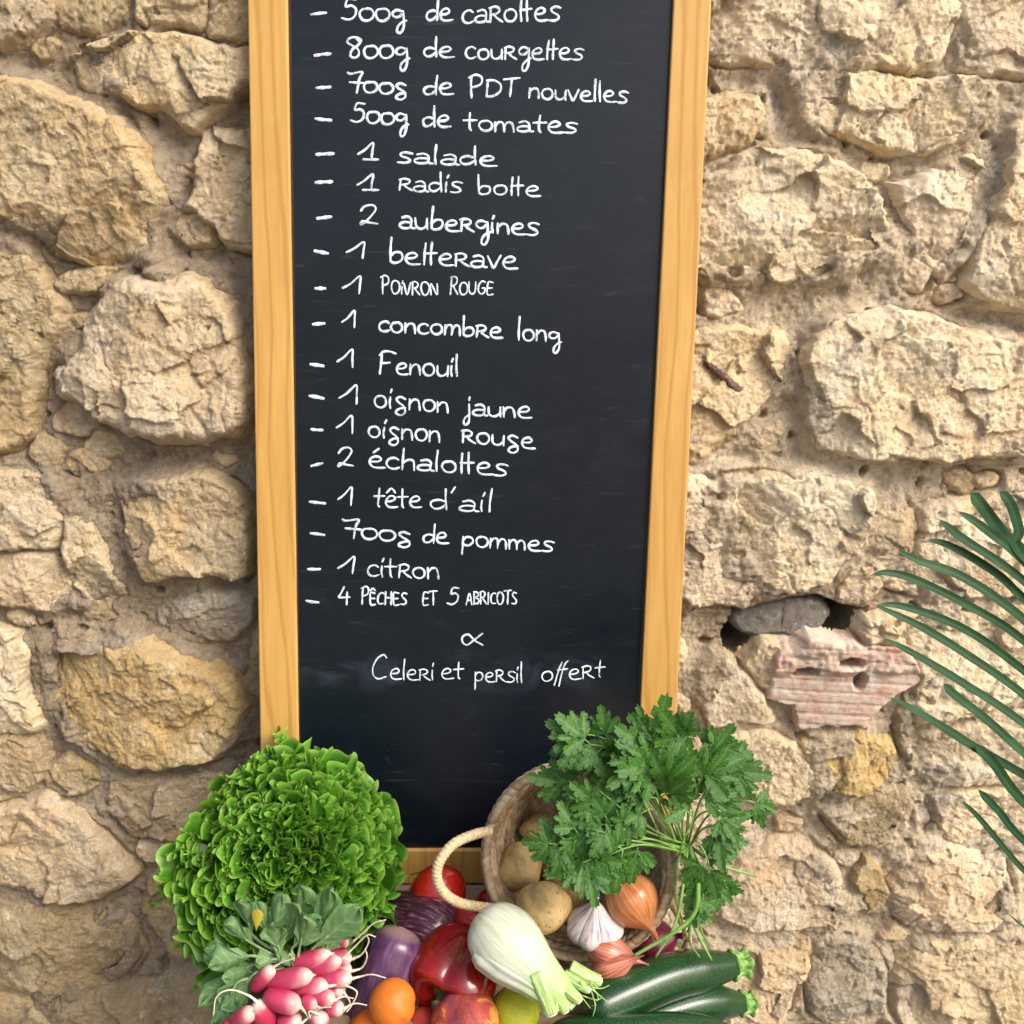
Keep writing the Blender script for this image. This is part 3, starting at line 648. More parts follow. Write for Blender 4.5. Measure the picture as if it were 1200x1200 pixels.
LINES = [  # text, x0, x1, baseline at x0, baseline at x1, px of 10 units (x height), stroke width px
 [('~', 363, 384, 17, 15), ('500g', 402, 474, 24, 25, 13.5, 4.0), ('de', 499, 529, 25, 24, 13.5, 3.8), ('ca®o#es', 541, 656, 27, 24, 15.5, 3.6)],
 [('~', 367, 389, 65, 63), ('800g', 407, 478, 68, 69, 14, 3.8), ('de', 496, 531, 67, 67, 13, 3.6), ('cou®ge#es', 545, 683, 69, 70, 13, 3.4)],
 [('~', 369, 389, 103, 102), ('700&', 407, 477, 108, 111, 13, 3.8), ('de', 496, 530, 111, 111, 13, 3.8), ('PDT', 550, 606, 115, 113, 14, 3.4), ('nouvelles', 619, 735, 115, 121, 12.5, 3.6)],
 [('~', 368, 390, 139, 141), ('500g', 412, 477, 144, 147, 13.5, 3.8), ('de', 495, 527, 148, 149, 13, 3.8), ('tomates', 544, 676, 153, 156, 12.5, 3.6)],
 [('~', 369, 393, 181, 180), ('!', 421, 442, 188, 188, 11.5, 3.6), ('salade', 465, 581, 190, 195, 12, 3.6)],
 [('~', 368, 391, 214, 213), ('!', 420, 442, 223, 223, 11.5, 3.4), ('®adis', 467, 541, 223, 226, 12.5, 3.2), ('bo#e', 560, 632, 227, 230, 12, 3.2)],
 [('~', 370, 390, 256, 254), ('2', 421, 443, 263, 262, 13, 3.4), ('aube®gines', 468, 631, 267, 276, 13.5, 3.8)],
 [('~', 367, 386, 294, 297), ('1', 407, 426, 302, 303, 10.5, 3.2), ('be#e®ave', 456, 605, 308, 315, 14, 3.6)],
 [('~', 368, 383, 338, 338), ('1', 403, 422, 344, 344, 11.5, 3.2), ('POiVRON', 447, 514, 344, 346, 10.5, 2.6), ('KOUGE', 527, 578, 345, 345, 10.5, 2.6)],
 [('~', 365, 382, 380, 379), ('1', 402, 416, 384, 384, 12, 3.2), ('concomb®e', 443, 588, 388, 396, 12.5, 3.6), ('long', 606, 656, 398, 401, 13, 3.4)],
 [('~', 362, 381, 427, 429), ('1', 397, 414, 430, 430, 12.5, 3.2), ('Fenouil', 444, 538, 438, 441, 13.5, 3.4)],
 [('~', 361, 381, 464, 467), ('1', 399, 419, 473, 473, 13, 3.2), ('oi&non', 438, 526, 477, 484, 13.5, 3.2), ('jaune', 543, 622, 486, 490, 12.5, 3.4)],
 [('~', 363, 380, 503, 504), ('1', 396, 414, 508, 508, 11, 3.0), ('oi&non', 431, 516, 512, 518, 13.5, 3.2), ('®ou&e', 541, 626, 518, 526, 13, 3.4)],
 [('~', 363, 380, 546, 543), ('2', 395, 414, 547, 546, 12, 3.2), ('échalo#es', 432, 594, 547, 558, 13, 3.4)],
 [('~', 361, 383, 588, 590), ('1', 397, 412, 592, 592, 11.5, 3.0), ('tête', 438, 493, 594, 595, 13, 3.0), ("d'ail", 504, 577, 596, 600, 13.5, 3.0)],
 [('~', 362, 382, 625, 627), ('700&', 402, 482, 630, 636, 12, 3.4), ('de', 495, 525, 636, 637, 12.5, 3.2), ('pommes', 541, 648, 639, 647, 12, 3.2)],
 [('~', 359, 377, 667, 667), ('1', 397, 414, 672, 672, 11.5, 3.0), ('cit®on', 430, 515, 675, 678, 13.5, 3.0)],
 [('~', 357, 375, 704, 706), ('4', 397, 409, 708, 708, 12, 3.0), ('PÊCHES', 423, 477, 708, 709, 10.5, 2.8), ('ET', 495, 512, 709, 709, 10.5, 2.6), ('5', 525, 537, 709, 709, 11.5, 2.8), ('ABRICOTS', 546, 606, 708, 708, 10.0, 2.5)],
 [('α', 541, 566, 757, 757, 14, 2.8)],
 [('Çele®i', 436, 509, 795, 797, 12, 2.3), ('et', 517, 543, 796, 795, 12, 2.3), ('pe®sil', 556, 613, 798, 800, 12, 2.4), ('oƒe®t', 634, 708, 798, 793, 12.5, 2.4)],
]
t = NT('chalk_ink'); u = t.pos(True)
t.set(Base_Color=t.ramp(t.math('ADD', t.math('MULTIPLY', t.noise(u, 320, 4, 0.7), 0.6), t.math('MULTIPLY', t.noise(u, 60, 3, 0.6), 0.4)), [(0.36, (0.20, 0.25, 0.29)), (0.45, (0.50, 0.58, 0.63)), (0.56, (0.70, 0.79, 0.83))]), Roughness=0.8); M_CHALK = t.m
LB_PX = 0
def ribbon(mb, pts, wpx, lift, r):
    n = max(6, int(sum(math.dist(a, b) for a, b in zip(pts, pts[1:])) / 1.6)) if len(pts) > 1 else 6
    c = catmull(pts, min(n, 60)); n = len(c)
    tt = np.gradient(c, axis=0); L = np.linalg.norm(tt, axis=1)[:, None] + 1e-9; tt /= L
    c[0] -= tt[0] * wpx * 0.25; c[-1] += tt[-1] * wpx * 0.25
    nn = np.stack([-tt[:, 1], tt[:, 0]], 1)
    s = np.linspace(0, 1, n); wv = wpx * 0.385 * (1 + 0.16 * np.sin(s * 9 + r.uniform(0, 6)) + 0.06 * np.sin(s * 23 + r.uniform(0, 6)))
    if n > 3: wv[0] *= 0.72; wv[-1] *= 0.62
    V = []
    for k, q in enumerate((-1, -0.72, 0, 0.72, 1)):
        hh = (0.0, 0.00022, 0.00030, 0.00022, 0.0)[k]
        for i in range(n):
            x, y = c[i] + nn[i] * wv[i] * q
            V.append(LB(PB(x, y, REC)) + ny * (0.00008 + lift + hh + 0.00006 * s[i]))
    mb.add(V, grid_faces(n, 5)[:, ::-1])
for li, words in enumerate(LINES):
    r = random.Random(li + 3); lift = 0.0
    for wd in words:
        mb = MB()
        if wd[0] == '~':
            ribbon(mb, [(wd[1] + 2, wd[3]), ((wd[1] + wd[2]) / 2, (wd[3] + wd[4]) / 2 + r.uniform(-.4, .4)), (wd[2] - 2, wd[4])], 5.2 if li < 12 else 4.2, lift, r); lift += 0.00003; h = mb.build('written_dash', M_CHALK, panel, True); h.location = -np.array(panel.location); continue
        txt, x0, x1, y0, y1, xh, sw = wd
        tot = sum(G[ACC[ch][0] if ch in ACC else ch][0] for ch in txt) - 1.0; k = (x1 - x0) / tot; kv = xh / 10.0
        cx = 0.0
        for ch in txt:
            base = ACC[ch][0] if ch in ACC else ch
            wg, s = G[base]; strokes = gl(s) if s else []
            if ch in ACC: strokes = strokes + gl(ACC[ch][1])
            jy = r.uniform(-.5, .5); js = r.uniform(0.93, 1.07); sl = r.uniform(-.02, .06)
            for st in strokes:
                pts = []
                for (gx_, gy_) in st:
                    px = x0 + (cx + gx_ - 0.6 + sl * gy_) * k + r.uniform(-.25, .25); f = (px - x0) / max(1, x1 - x0)
                    pts.append((px, y0 + (y1 - y0) * f - gy_ * js * kv + jy))
                ribbon(mb, pts, sw, lift, r); lift += 0.00003
            cx += wg
        h = mb.build('written_word', M_CHALK, panel, True); h.location = -np.array(panel.location)
# faint wiped-chalk marks and a thin rule under one line
# ================================================================== WOODEN STAND
def mat_wood():
    t = NT('weathered_plank'); u = t.pos(True, (0.06, 1, 1)); n = t.noise(u, 110, 6, 0.65)
    c = t.ramp(n, [(0.3, (0.22, 0.155, 0.10)), (0.7, (0.36, 0.27, 0.18))])
    t.set(Base_Color=c, Roughness=0.7); t.bump(n, 0.4, 0.001); return t.m
M_WOOD = mat_wood()
stand = empty('wooden_stand', (-0.055, -0.22, -0.75), 'low wooden plank stand under the vegetables and the chalkboard', 'stand')
for k, (y0, y1) in enumerate(((-0.44, -0.345), (-0.34, -0.245), (-0.24, -0.145), (-0.14, -0.045))):
    V, F = box_vf((-0.245, y0 + 0.22, -0.022), (0.245, y1 + 0.22, 0)); bevel(link('plank', mesh_q('plank', V, F, False), M_WOOD, stand, None, (0, 0, 0.75)), 0.003, 2)
for sx in (-1, 1):
    for sy in (-1, 1):
        V, F = box_vf((sx * 0.21 - 0.018, sy * 0.16 - 0.04, 0), (sx * 0.21 + 0.018, sy * 0.16 , 0.728)); bevel(link('leg', mesh_q('leg', V, F, False), M_WOOD, stand), 0.002, 2)
for sy in (-1, 1):
    V, F = box_vf((-0.19, sy * 0.15 - 0.03, 0.66), (0.19, sy * 0.15 - 0.012, 0.727)); link('apron', mesh_q('apron', V, F, False), M_WOOD, stand)

# ================================================================== PRODUCE MATERIALS
def fruit(name, stops, scale=6, rough=0.35, spec=0.5, spk=None, sss=0.08, bump=0.06, vec=None, coat=0.0, dist=0.6, bs=60):
    t = NT(name); u = t.pos(True, vec or (1, 1, 1)); c = t.ramp(t.noise(u, scale, 5, 0.6, dist), stops)
    if spk: c = t.mix(t.ramp(t.noise(t.pos(), spk[0], 3, 0.6), [(spk[1], 0.0), (spk[1] + 0.06, spk[2])]), c, spk[3])
    t.set(Base_Color=c, Roughness=rough); t.b.inputs['Specular IOR Level'].default_value = spec
    t.b.inputs['Subsurface Weight'].default_value = sss; t.b.inputs['Subsurface Scale'].default_value = 0.01; t.b.inputs['Subsurface Radius'].default_value = (1, 0.5, 0.3)
    t.b.inputs['Coat Weight'].default_value = coat; t.b.inputs['Coat Roughness'].default_value = 0.12
    t.bump(t.noise(t.pos(), bs, 5, 0.6), bump, 0.003); return t
M_TOM = fruit('tomato_skin', [(0.3, (0.34, 0.009, 0.005)), (0.7, (0.50, 0.022, 0.009))], 20, 0.22, 0.5, None, 0.15, 0.03, coat=0.3).m
M_PEP = fruit('pepper_skin', [(0.30, (0.13, 0.003, 0.003)), (0.55, (0.24, 0.005, 0.004)), (0.72, (0.42, 0.03, 0.006))], 16, 0.16, 0.5, None, 0.1, 0.03, coat=0.5).m
M_CALYX = fruit('stem_green', [(0.3, (0.04, 0.09, 0.02)), (0.7, (0.10, 0.17, 0.05))], 60, 0.6, 0.3).m
M_APR = fruit('apricot_skin', [(0.35, (0.55, 0.12, 0.012)), (0.55, (0.60, 0.17, 0.018)), (0.70, (0.52, 0.06, 0.01))], 14, 0.5, 0.35, (420, 0.66, 0.5, (0.45, 0.10, 0.02)), 0.2, 0.1).m
M_PEACH = fruit('peach_skin', [(0.30, (0.13, 0.03, 0.05)), (0.45, (0.22, 0.04, 0.055)), (0.53, (0.36, 0.06, 0.035)), (0.58, (0.60, 0.27, 0.04))], 13, 0.62, 0.25, (500, 0.6, 0.4, (0.45, 0.22, 0.22)), 0.15, 0.1, dist=1.5).m
M_NECT = fruit('nectarine_skin', [(0.35, (0.40, 0.035, 0.025)), (0.7, (0.55, 0.10, 0.05))], 20, 0.5, 0.3).m
M_LEM = fruit('lemon_skin', [(0.35, (0.46, 0.46, 0.02)), (0.65, (0.34, 0.40, 0.025))], 14, 0.38, 0.4, (90, 0.74, 0.5, (0.20, 0.20, 0.03)), 0.12, 0.5, bs=260).m
M_POT = fruit('potato_skin', [(0.34, (0.34, 0.22, 0.10)), (0.46, (0.52, 0.36, 0.14)), (0.56, (0.60, 0.43, 0.18)), (0.68, (0.42, 0.31, 0.19))], 24, 0.6, 0.3, (230, 0.60, 0.75, (0.20, 0.12, 0.06)), 0.06, 0.5, bs=160).m
def mat_streak(name, a, b, c, freq, rough=0.4, spec=0.4, sss=0.05, mid=0.5, detail=4, z=0.08, coat=0.0, tip=None):
    """streaks that run pole to pole: colour depends on the angle round the own axis"""
    t = NT(name); at = t.att('ang'); al = t.att('along')
    v = t.n('ShaderNodeCombineXYZ'); t.l(t.math('COSINE', at), v.inputs[0]); t.l(t.math('SINE', at), v.inputs[1]); t.l(t.math('MULTIPLY', al, z), v.inputs[2])
    n = t.noise(v.outputs[0], freq, detail, 0.7)
    col = t.ramp(n, [(mid - 0.12, a), (mid, b), (mid + 0.12, c)])
    if tip: col = t.mix(t.ramp(al, tip[0]), col, tip[1])
    t.set(Base_Color=col, Roughness=rough); t.b.inputs['Specular IOR Level'].default_value = spec; t.b.inputs['Subsurface Weight'].default_value = sss
    t.b.inputs['Subsurface Scale'].default_value = 0.008; t.b.inputs['Coat Weight'].default_value = coat; t.b.inputs['Coat Roughness'].default_value = 0.15
    t.bump(n, 0.25, 0.0012); return t.m
M_ONION = mat_streak('onion_skin', (0.27, 0.08, 0.022), (0.44, 0.16, 0.055), (0.52, 0.23, 0.09), 7, 0.32, 0.5, z=0.3, coat=0.2)
M_ONRED = mat_streak('red_onion_skin', (0.08, 0.006, 0.02), (0.16, 0.014, 0.04), (0.24, 0.03, 0.07), 7, 0.3, 0.5, z=0.3, coat=0.3)
M_GARLIC = mat_streak('garlic_skin', (0.22, 0.09, 0.21), (0.44, 0.37, 0.39), (0.56, 0.51, 0.46), 2.6, 0.45, 0.35, 0.1, 0.44, z=1.6)
M_SHALLOT = mat_streak('shallot_skin', (0.26, 0.06, 0.045), (0.46, 0.15, 0.09), (0.62, 0.28, 0.18), 6, 0.3, 0.5, z=0.4, coat=0.2, tip=([(0.72, 0.0), (0.9, 0.5)], (0.25, 0.05, 0.12)))
M_AUB1 = mat_streak('violet_aubergine', (0.055, 0.018, 0.052), (0.080, 0.028, 0.080), (0.145, 0.065, 0.14), 2.2, 0.34, 0.5, z=1.0, coat=0.3, tip=([(0.02, 0.8), (0.12, 0.0)], (0.30, 0.20, 0.17)))
M_AUB2 = mat_streak('striped_aubergine', (0.035, 0.008, 0.02), (0.09, 0.018, 0.045), (0.36, 0.20, 0.22), 16, 0.3, 0.5, z=0.7, mid=0.54, detail=5, coat=0.3, tip=([(0.25, 0.0), (0.65, 0.94)], (0.012, 0.005, 0.010)))
M_ZUC = mat_streak('courgette_skin', (0.0025, 0.024, 0.006), (0.006, 0.044, 0.011), (0.028, 0.105, 0.025), 9, 0.22, 0.6, z=30.0, mid=0.53, detail=6, coat=0.35)
M_ZSTEM = mat_streak('courgette_stem', (0.07, 0.17, 0.03), (0.16, 0.32, 0.07), (0.30, 0.46, 0.15), 4, 0.55, 0.4, z=0.6)
M_FEN = mat_streak('fennel_bulb_skin', (0.40, 0.43, 0.29), (0.48, 0.50, 0.39), (0.53, 0.54, 0.46), 5, 0.42, 0.35, 0.1, z=0.6, tip=([(0.60, 0.0), (0.92, 0.85)], (0.30, 0.46, 0.13)))
M_FENST = mat_streak('fennel_stalk', (0.20, 0.36, 0.08), (0.34, 0.50, 0.16), (0.52, 0.64, 0.32), 6, 0.38, 0.4, 0.15, z=0.5)
M_FENCUT = fruit('fennel_cut', [(0.3, (0.70, 0.74, 0.55)), (0.7, (0.82, 0.83, 0.72))], 80, 0.5, 0.4, sss=0.2).m
def mat_radish():
    t = NT('radish_skin'); al = t.att('along'); u = t.pos()
    f = t.math('ADD', al, t.math('MULTIPLY', t.math('SUBTRACT', t.noise(u, 45, 4), 0.5), 0.30))
    c = t.ramp(f, [(0.0, (0.20, 0.003, 0.018)), (0.32, (0.30, 0.007, 0.036)), (0.50, (0.42, 0.035, 0.09)), (0.62, (0.54, 0.30, 0.28)), (0.74, (0.58, 0.50, 0.42))])
    c = t.mix(t.ramp(t.noise(u, 30, 4), [(0.42, 0.0), (0.65, 0.5)]), c, t.mix(0.4, c, (0.42, 0.10, 0.17)))
    t.set(Base_Color=c, Roughness=0.34); t.b.inputs['Subsurface Weight'].default_value = 0.12; t.b.inputs['Subsurface Scale'].default_value = 0.006
    t.bump(t.noise(u, 180, 4), 0.12, 0.001); return t.m
M_RAD = mat_radish()
t = NT('radish_root'); t.set(Base_Color=(0.66, 0.56, 0.46), Roughness=0.55); M_ROOT = t.m
def mat_leaf(name, dark, mid, light, vein, rough=0.45, trans=0.35, sc=18, edge=None):
    t = NT(name); u = t.pos(); n = t.noise(u, sc, 4, 0.6); c = t.ramp(n, [(0.32, dark), (0.5, mid), (0.68, light)])
    al = t.att('vein'); c = t.mix(t.ramp(al, [(0.0, 0.0), (1.0, 0.75)]), c, vein)
    if edge: c = t.mix(t.ramp(t.att('edge'), [(0.55, 0.0), (1.0, 0.8)]), c, edge)
    c = t.mix(t.ramp(t.objrand(), [(0, 0.0), (1, 0.35)]), c, t.mix(1.0, c, (0.70, 0.78, 0.55), 'MULTIPLY'))
    t.set(Base_Color=c, Roughness=rough); t.b.inputs['Specular IOR Level'].default_value = 0.4
    tr = t.n('ShaderNodeBsdfTranslucent'); t.l(t.mix(1.0, c, (1.15, 1.25, 0.55), 'MULTIPLY'), tr.inputs[0])
    ms = t.n('ShaderNodeMixShader'); ms.inputs[0].default_value = trans; t.l(t.b.outputs[0], ms.inputs[1]); t.l(tr.outputs[0], ms.inputs[2]); t.l(ms.outputs[0], t.o.inputs[0])
    t.bump(t.noise(u, 240, 4, 0.7), 0.35, 0.0012); return t.m
M_LET = mat_leaf('lettuce_leaf', (0.040, 0.150, 0.014), (0.082, 0.25, 0.022), (0.16, 0.37, 0.035), (0.30, 0.48, 0.10), 0.32, 0.28, 26, (0.32, 0.54, 0.09))
M_RLEAF = mat_leaf('radish_leaf', (0.075, 0.165, 0.055), (0.12, 0.24, 0.085), (0.19, 0.32, 0.13), (0.34, 0.44, 0.24), 0.5, 0.22, 30)
M_PARS = mat_leaf('parsley_leaf', (0.022, 0.090, 0.012), (0.050, 0.155, 0.022), (0.12, 0.27, 0.045), (0.16, 0.32, 0.09), 0.27, 0.25, 34)
M_PSTEM = mat_leaf('parsley_stem', (0.12, 0.27, 0.05), (0.19, 0.37, 0.08), (0.25, 0.44, 0.11), (0.2, 0.4, 0.1), 0.4, 0.1, 60)
M_PALM = mat_leaf('palm_leaflet', (0.012, 0.042, 0.015), (0.018, 0.060, 0.022), (0.030, 0.090, 0.032), (0.035, 0.10, 0.04), 0.45, 0.12, 25, None)
for n_ in M_PALM.node_tree.nodes:
    if n_.type == 'BSDF_PRINCIPLED': n_.inputs['Specular IOR Level'].default_value = 0.22; n_.inputs['Roughness'].default_value = 0.5
t = NT('palm_tip'); t.set(Base_Color=(0.20, 0.12, 0.07), Roughness=0.7); M_PTIP = t.m

# ================================================================== ROUND PRODUCE
def body(prof, seg=40, n=40, fn=None):
    """lathe round +Z from a profile [(z, r)], with attributes along (0..1) and ang; fn(z01, ang) scales the radius"""
    pr = catmull(np.array(prof, float), n); pr[:, 1] = np.maximum(pr[:, 1], 0.00002)
    th = np.linspace(0, 2 * math.pi, seg, endpoint=False); S, T = np.meshgrid(np.linspace(0, 1, n), th, indexing='ij')
    r = pr[:, 1][:, None] * (fn(S, T) if fn else 1.0)
    V = np.stack([r * np.cos(T), r * np.sin(T), pr[:, 0][:, None] + 0 * T], -1).reshape(-1, 3)
    return V, grid_faces(seg, n, True), S.ravel(), T.ravel()
def put(name, V, F, S, T, mat, parent=None, M=None, loc=None, bend=None):
    if bend: V = V.copy(); V[:, 0] += bend * (V[:, 2] ** 2)
    if M is not None: V = V @ np.asarray(M).T
    me = mesh_np(name, V, F); attr(me, 'along', S); attr(me, 'ang', T)
    return link(name, me, mat, parent, None, loc)
def pr(px, py, r_px, Y):
    return P(px, py, Y), r_px * mpp(Y, py)
def ball_prof(r, h=1.0, top=0.0, bot=0.0, n=16):
    out = []
    for k in range(n + 1):
        a = math.pi * k / n; z = -math.cos(a) * r * h; q = math.sin(a)
        z -= top * r * math.exp(-(q / 0.30) ** 2) if a > math.pi / 2 else -bot * r * math.exp(-(q / 0.30) ** 2)
        out.append((z, q * r))
    return out
r0 = random.Random(11)
# tomatoes
def tomato(px, py, rp, Y, label, d=(0.1, 0.3, 1), lob=0.03):
    c, r = pr(px, py, rp, Y); e = empty('tomato', tuple(c), label, 'tomato', 'red tomatoes among the vegetables')
    M = rot_to(d); V, F, S, T = body(ball_prof(r, 0.86, 0.16, 0.05), 48, 36, lambda s, t: 1 + lob * np.cos(5 * t) * np.clip(s * 1.4 - .3, 0, 1))
    put('fruit', V, F, S, T, M_TOM, e, M)
    mb = MB()
    for k in range(5):
        a = k * 1.2566 + 0.3
        b = [np.array([0, 0, r * 0.71]), np.array([math.cos(a) * r * .25, math.sin(a) * r * .25, r * 0.80]), np.array([math.cos(a) * r * .5, math.sin(a) * r * .5, r * 0.76])]
        V, F, S = sweep([M @ q for q in b], [0.002, 0.003, 0.0004], 6, 8); mb.add(V, F)
    V, F, S = sweep([M @ np.array([0, 0, r * .7]), M @ np.array([.002, 0, r * .95])], [0.002, 0.0026], 8, 4); mb.add(V, F)
    mb.build('calyx', M_CALYX, e); return e
tomato(513, 1046, 34, -0.215, 'red tomato seen through the rope handle of the basket', (-.3, 0.8, 0.3))
tomato(552, 1086, 30, -0.245, 'red tomato touching the fennel bulb, behind the red pepper', (0.5, 0.8, 0.2))
tomato(578, 1064, 24, -0.195, 'mostly hidden red tomato under the end of the rope handle', (0.2, 0.9, 0.2))
# red pepper
c, r = pr(536, 1140, 50, -0.315)
pe = empty('red_pepper', tuple(c), 'glossy dark red bell pepper with a green stem, left of the fennel', 'pepper')
V, F, S, T = body([(-r * .95, 0), (-r * .98, r * .5), (-r * .6, r * .88), (0, r * .98), (r * .5, r * .96), (r * .86, r * .78), (r * .82, r * .4), (r * .60, r * .14), (r * .55, 0)], 64, 48, lambda s, t: 1 + (0.22 * np.abs(np.cos(1.5 * t + .5 + .3 * s)) ** .7 - .13) + 0.04 * np.sin(3 * t + 5 * s))
M = rot_to((-0.42, -0.84, -0.22), 0.7)
put('fruit', V, F, S, T, M_PEP, pe, M)
mb = MB(); V, F, S = sweep([M @ np.array([0, 0, r * .56]), M @ np.array([0.001, 0, r * .85]), M @ np.array([0.004, 0.003, r * 1.04])], [0.009, 0.0045, 0.006], 12, 12, lambda s, t: 1 + .12 * np.cos(5 * t)); mb.add(V, F)
V, F, S, T = body([(r * .58, 0), (r * .60, .010), (r * .66, .018), (r * .70, .010), (r * .72, 0)], 30, 12, lambda s, t: 1 + .18 * np.cos(6 * t)); mb.add(V @ M.T, F)
mb.build('stem', M_CALYX, pe)
# apricots, peach, nectarine, lemon
def dimpled(name, px, py, rp, Y, mat, label, cat, d, group=None, h=0.95, crease=0.10, end=0.0):
    c, r = pr(px, py, rp, Y)
    def fn(s, t): return 1 - crease * np.exp(-(((t + math.pi) % (2 * math.pi) - math.pi) / 0.22) ** 2) * np.sin(np.pi * np.clip(s, 0, 1)) ** 0.5
    pf = ball_prof(r, h, 0.14, 0.0)
    if end: pf = [(-r * h - end * r, 0), (-r * h - end * r * .7, r * .10)] + [(z, q) for z, q in pf[2:-2]] + [(r * h + end * r * .7, r * .12), (r * h + end * r, 0)]
    V, F, S, T = body(pf, 56, 40, fn)
    o = put(name, V, F, S, T, mat, None, rot_to(d, r0.uniform(0, 6)), tuple(c)); return tag(o, label, cat, group)
dimpled('apricot', 460, 1176, 28, -0.372, M_APR, 'orange apricot standing highest, in front of the violet aubergine', 'apricot', (0.5, 0.6, -0.6), 'apricots')
dimpled('apricot', 434, 1203, 25, -0.360, M_APR, 'orange apricot low on the left, mostly hidden by another', 'apricot', (-0.5, 0.2, 0.6), 'apricots')
dimpled('apricot', 303, 1206, 20, -0.385, M_NECT, 'orange red fruit peeping out below the radishes', 'apricot', (0, -0.4, 0.8), 'apricots')
dimpled('nectarine', 497, 1206, 24, -0.350, M_NECT, 'small red nectarine between the apricot and the peach', 'nectarine', (0, 0.6, -0.6))
dimpled('peach', 545, 1200, 41, -0.372, M_PEACH, 'dusky purple and yellow peach at the bottom edge', 'peach', (-0.35, -0.35, 0.85), None, 0.93, 0.08)
dimpled('lemon', 603, 1188, 29, -0.350, M_LEM, 'yellow green lemon under the fennel stalks', 'lemon', (0.2, -0.25, -0.8), None, 1.05, 0.0, 0.14)
# potatoes
def potato(px, py, rx, ry, Y, label, seed, rot=0.0):
    c, r = pr(px, py, 1.0, Y); V, F, PH, TH = sphere_vf(48, 32); V = V.copy()
    q = random.Random(seed); k = 1 + 0.10 * np.sin(V[:, 0] * 2.2 + q.random() * 6) * np.cos(V[:, 2] * 2 + q.random() * 6) + 0.05 * np.sin(V[:, 1] * 4 + V[:, 2] * 3 + q.random() * 6)
    for _ in range(7):
        d = nrm([q.gauss(0, 1), q.gauss(0, 1), q.gauss(0, 1)]); k -= 0.05 * np.exp(-((1 - V @ d) / 0.012))
    V = V * k[:, None] * np.array([rx, (rx + ry) / 2 * 0.92, ry]) * r
    V = V @ np.array(Matrix.Rotation(rot, 3, 'Y')).T
    me = mesh_np('potato', V, F); o = link('potato', me, M_POT, None, None, tuple(c)); return tag(o, label, 'potato', 'new potatoes in the basket')
potato(609, 1016, 26, 29, -0.222, 'yellow potato against the left inner wall of the basket, a leaf across it', 1, 0.3)
potato(635, 1062, 31, 32, -0.278, 'largest potato at the mouth of the basket between fennel and garlic', 2, 0.4)
potato(634, 972, 23, 18, -0.175, 'potato farthest back in the basket, above the others', 3)
potato(668, 1058, 22, 26, -0.215, 'dim potato in the shade behind the garlic and the leaves', 4, -0.4)
potato(655, 1012, 22, 30, -0.190, 'narrow potato showing beside the parsley leaf in the basket', 5, 0.1)
# onions
def onion(px, py, rp, Y, mat, label, d, name='onion', tail=True):
    c, r = pr(px, py, rp, Y); e = empty(name, tuple(c), label, 'onion'); M = rot_to(d, 1.0)
    V, F, S, T = body([(-r * .95, 0), (-r * .93, r * .2), (-r * .72, r * .68), (-r * .1, r), (r * .45, r * .82), (r * .85, r * .38), (r * 1.1, r * .13), (r * 1.32, r * .10), (r * 1.5, r * .03)], 56, 44, lambda s, t: 1 + 0.012 * np.sin(9 * t) + 0.05 * np.sin(3 * t) * np.clip(s * 3 - 2, 0, 1))
    put('bulb', V, F, S, T, mat, e, M)
    mb = MB(); q = random.Random(3)
    for k in range(4):
        a = q.uniform(0, 6.28); V, F, S = sweep([M @ np.array([0, 0, r * 1.15]), M @ np.array([math.cos(a) * .004, math.sin(a) * .004, r * 1.4]), M @ np.array([math.cos(a) * .010, math.sin(a) * .010, r * 1.62])], [0.0035, 0.0022, 0.0006], 6, 8); mb.add(V, F)
    o = mb.build('dry_neck', mat, e); return e
onion(741, 1056, 33, -0.290, M_ONION, 'glossy orange brown onion in the basket, right of the garlic', (0.55, -0.55, -0.62))
onion(768, 1103, 27, -0.262, M_ONRED, 'dark red onion mostly hidden behind the courgette and shallots', (0.6, -0.3, 0.4), 'red_onion')
# garlic
c, r = pr(697, 1084, 34, -0.300)
ga = empty('garlic', tuple(c), 'white and purple head of garlic at the mouth of the basket', 'garlic'); M = rot_to((0.02, -0.12, 1), 0.4)
for k in range(7):
    a = k * 2 * math.pi / 7 + 0.25; R_ = r * 0.50; h = r * 0.62
    V, F, S, T = body([(-h, 0), (-h * .92, R_ * .40), (-h * .3, R_ * .98), (h * .35, R_ * .82), (h * 1.0, R_ * .34), (h * 1.45, R_ * .13), (h * 1.7, R_ * .05)], 28, 26)
    V = V * np.array([1.0, 1.06, 1]); off = r * 0.50 * np.clip(1 - np.clip(V[:, 2] / (h * 1.7), 0, 1) ** 1.1, 0, 1)
    V = V + np.stack([math.cos(a) * off, math.sin(a) * off, 0 * off], 1)
    put('clove', V, F, S, T, M_GARLIC, ga, M)
V, F, S, T = body([(h * .7, r * .22), (h * 1.2, r * .16), (h * 1.8, r * .09), (h * 2.3, r * .065), (h * 2.6, r * .07), (h * 2.62, 0)], 20, 20, lambda s, t: 1 + .08 * np.sin(5 * t)); put('neck', V, F, S, T, M_GARLIC, ga, M)
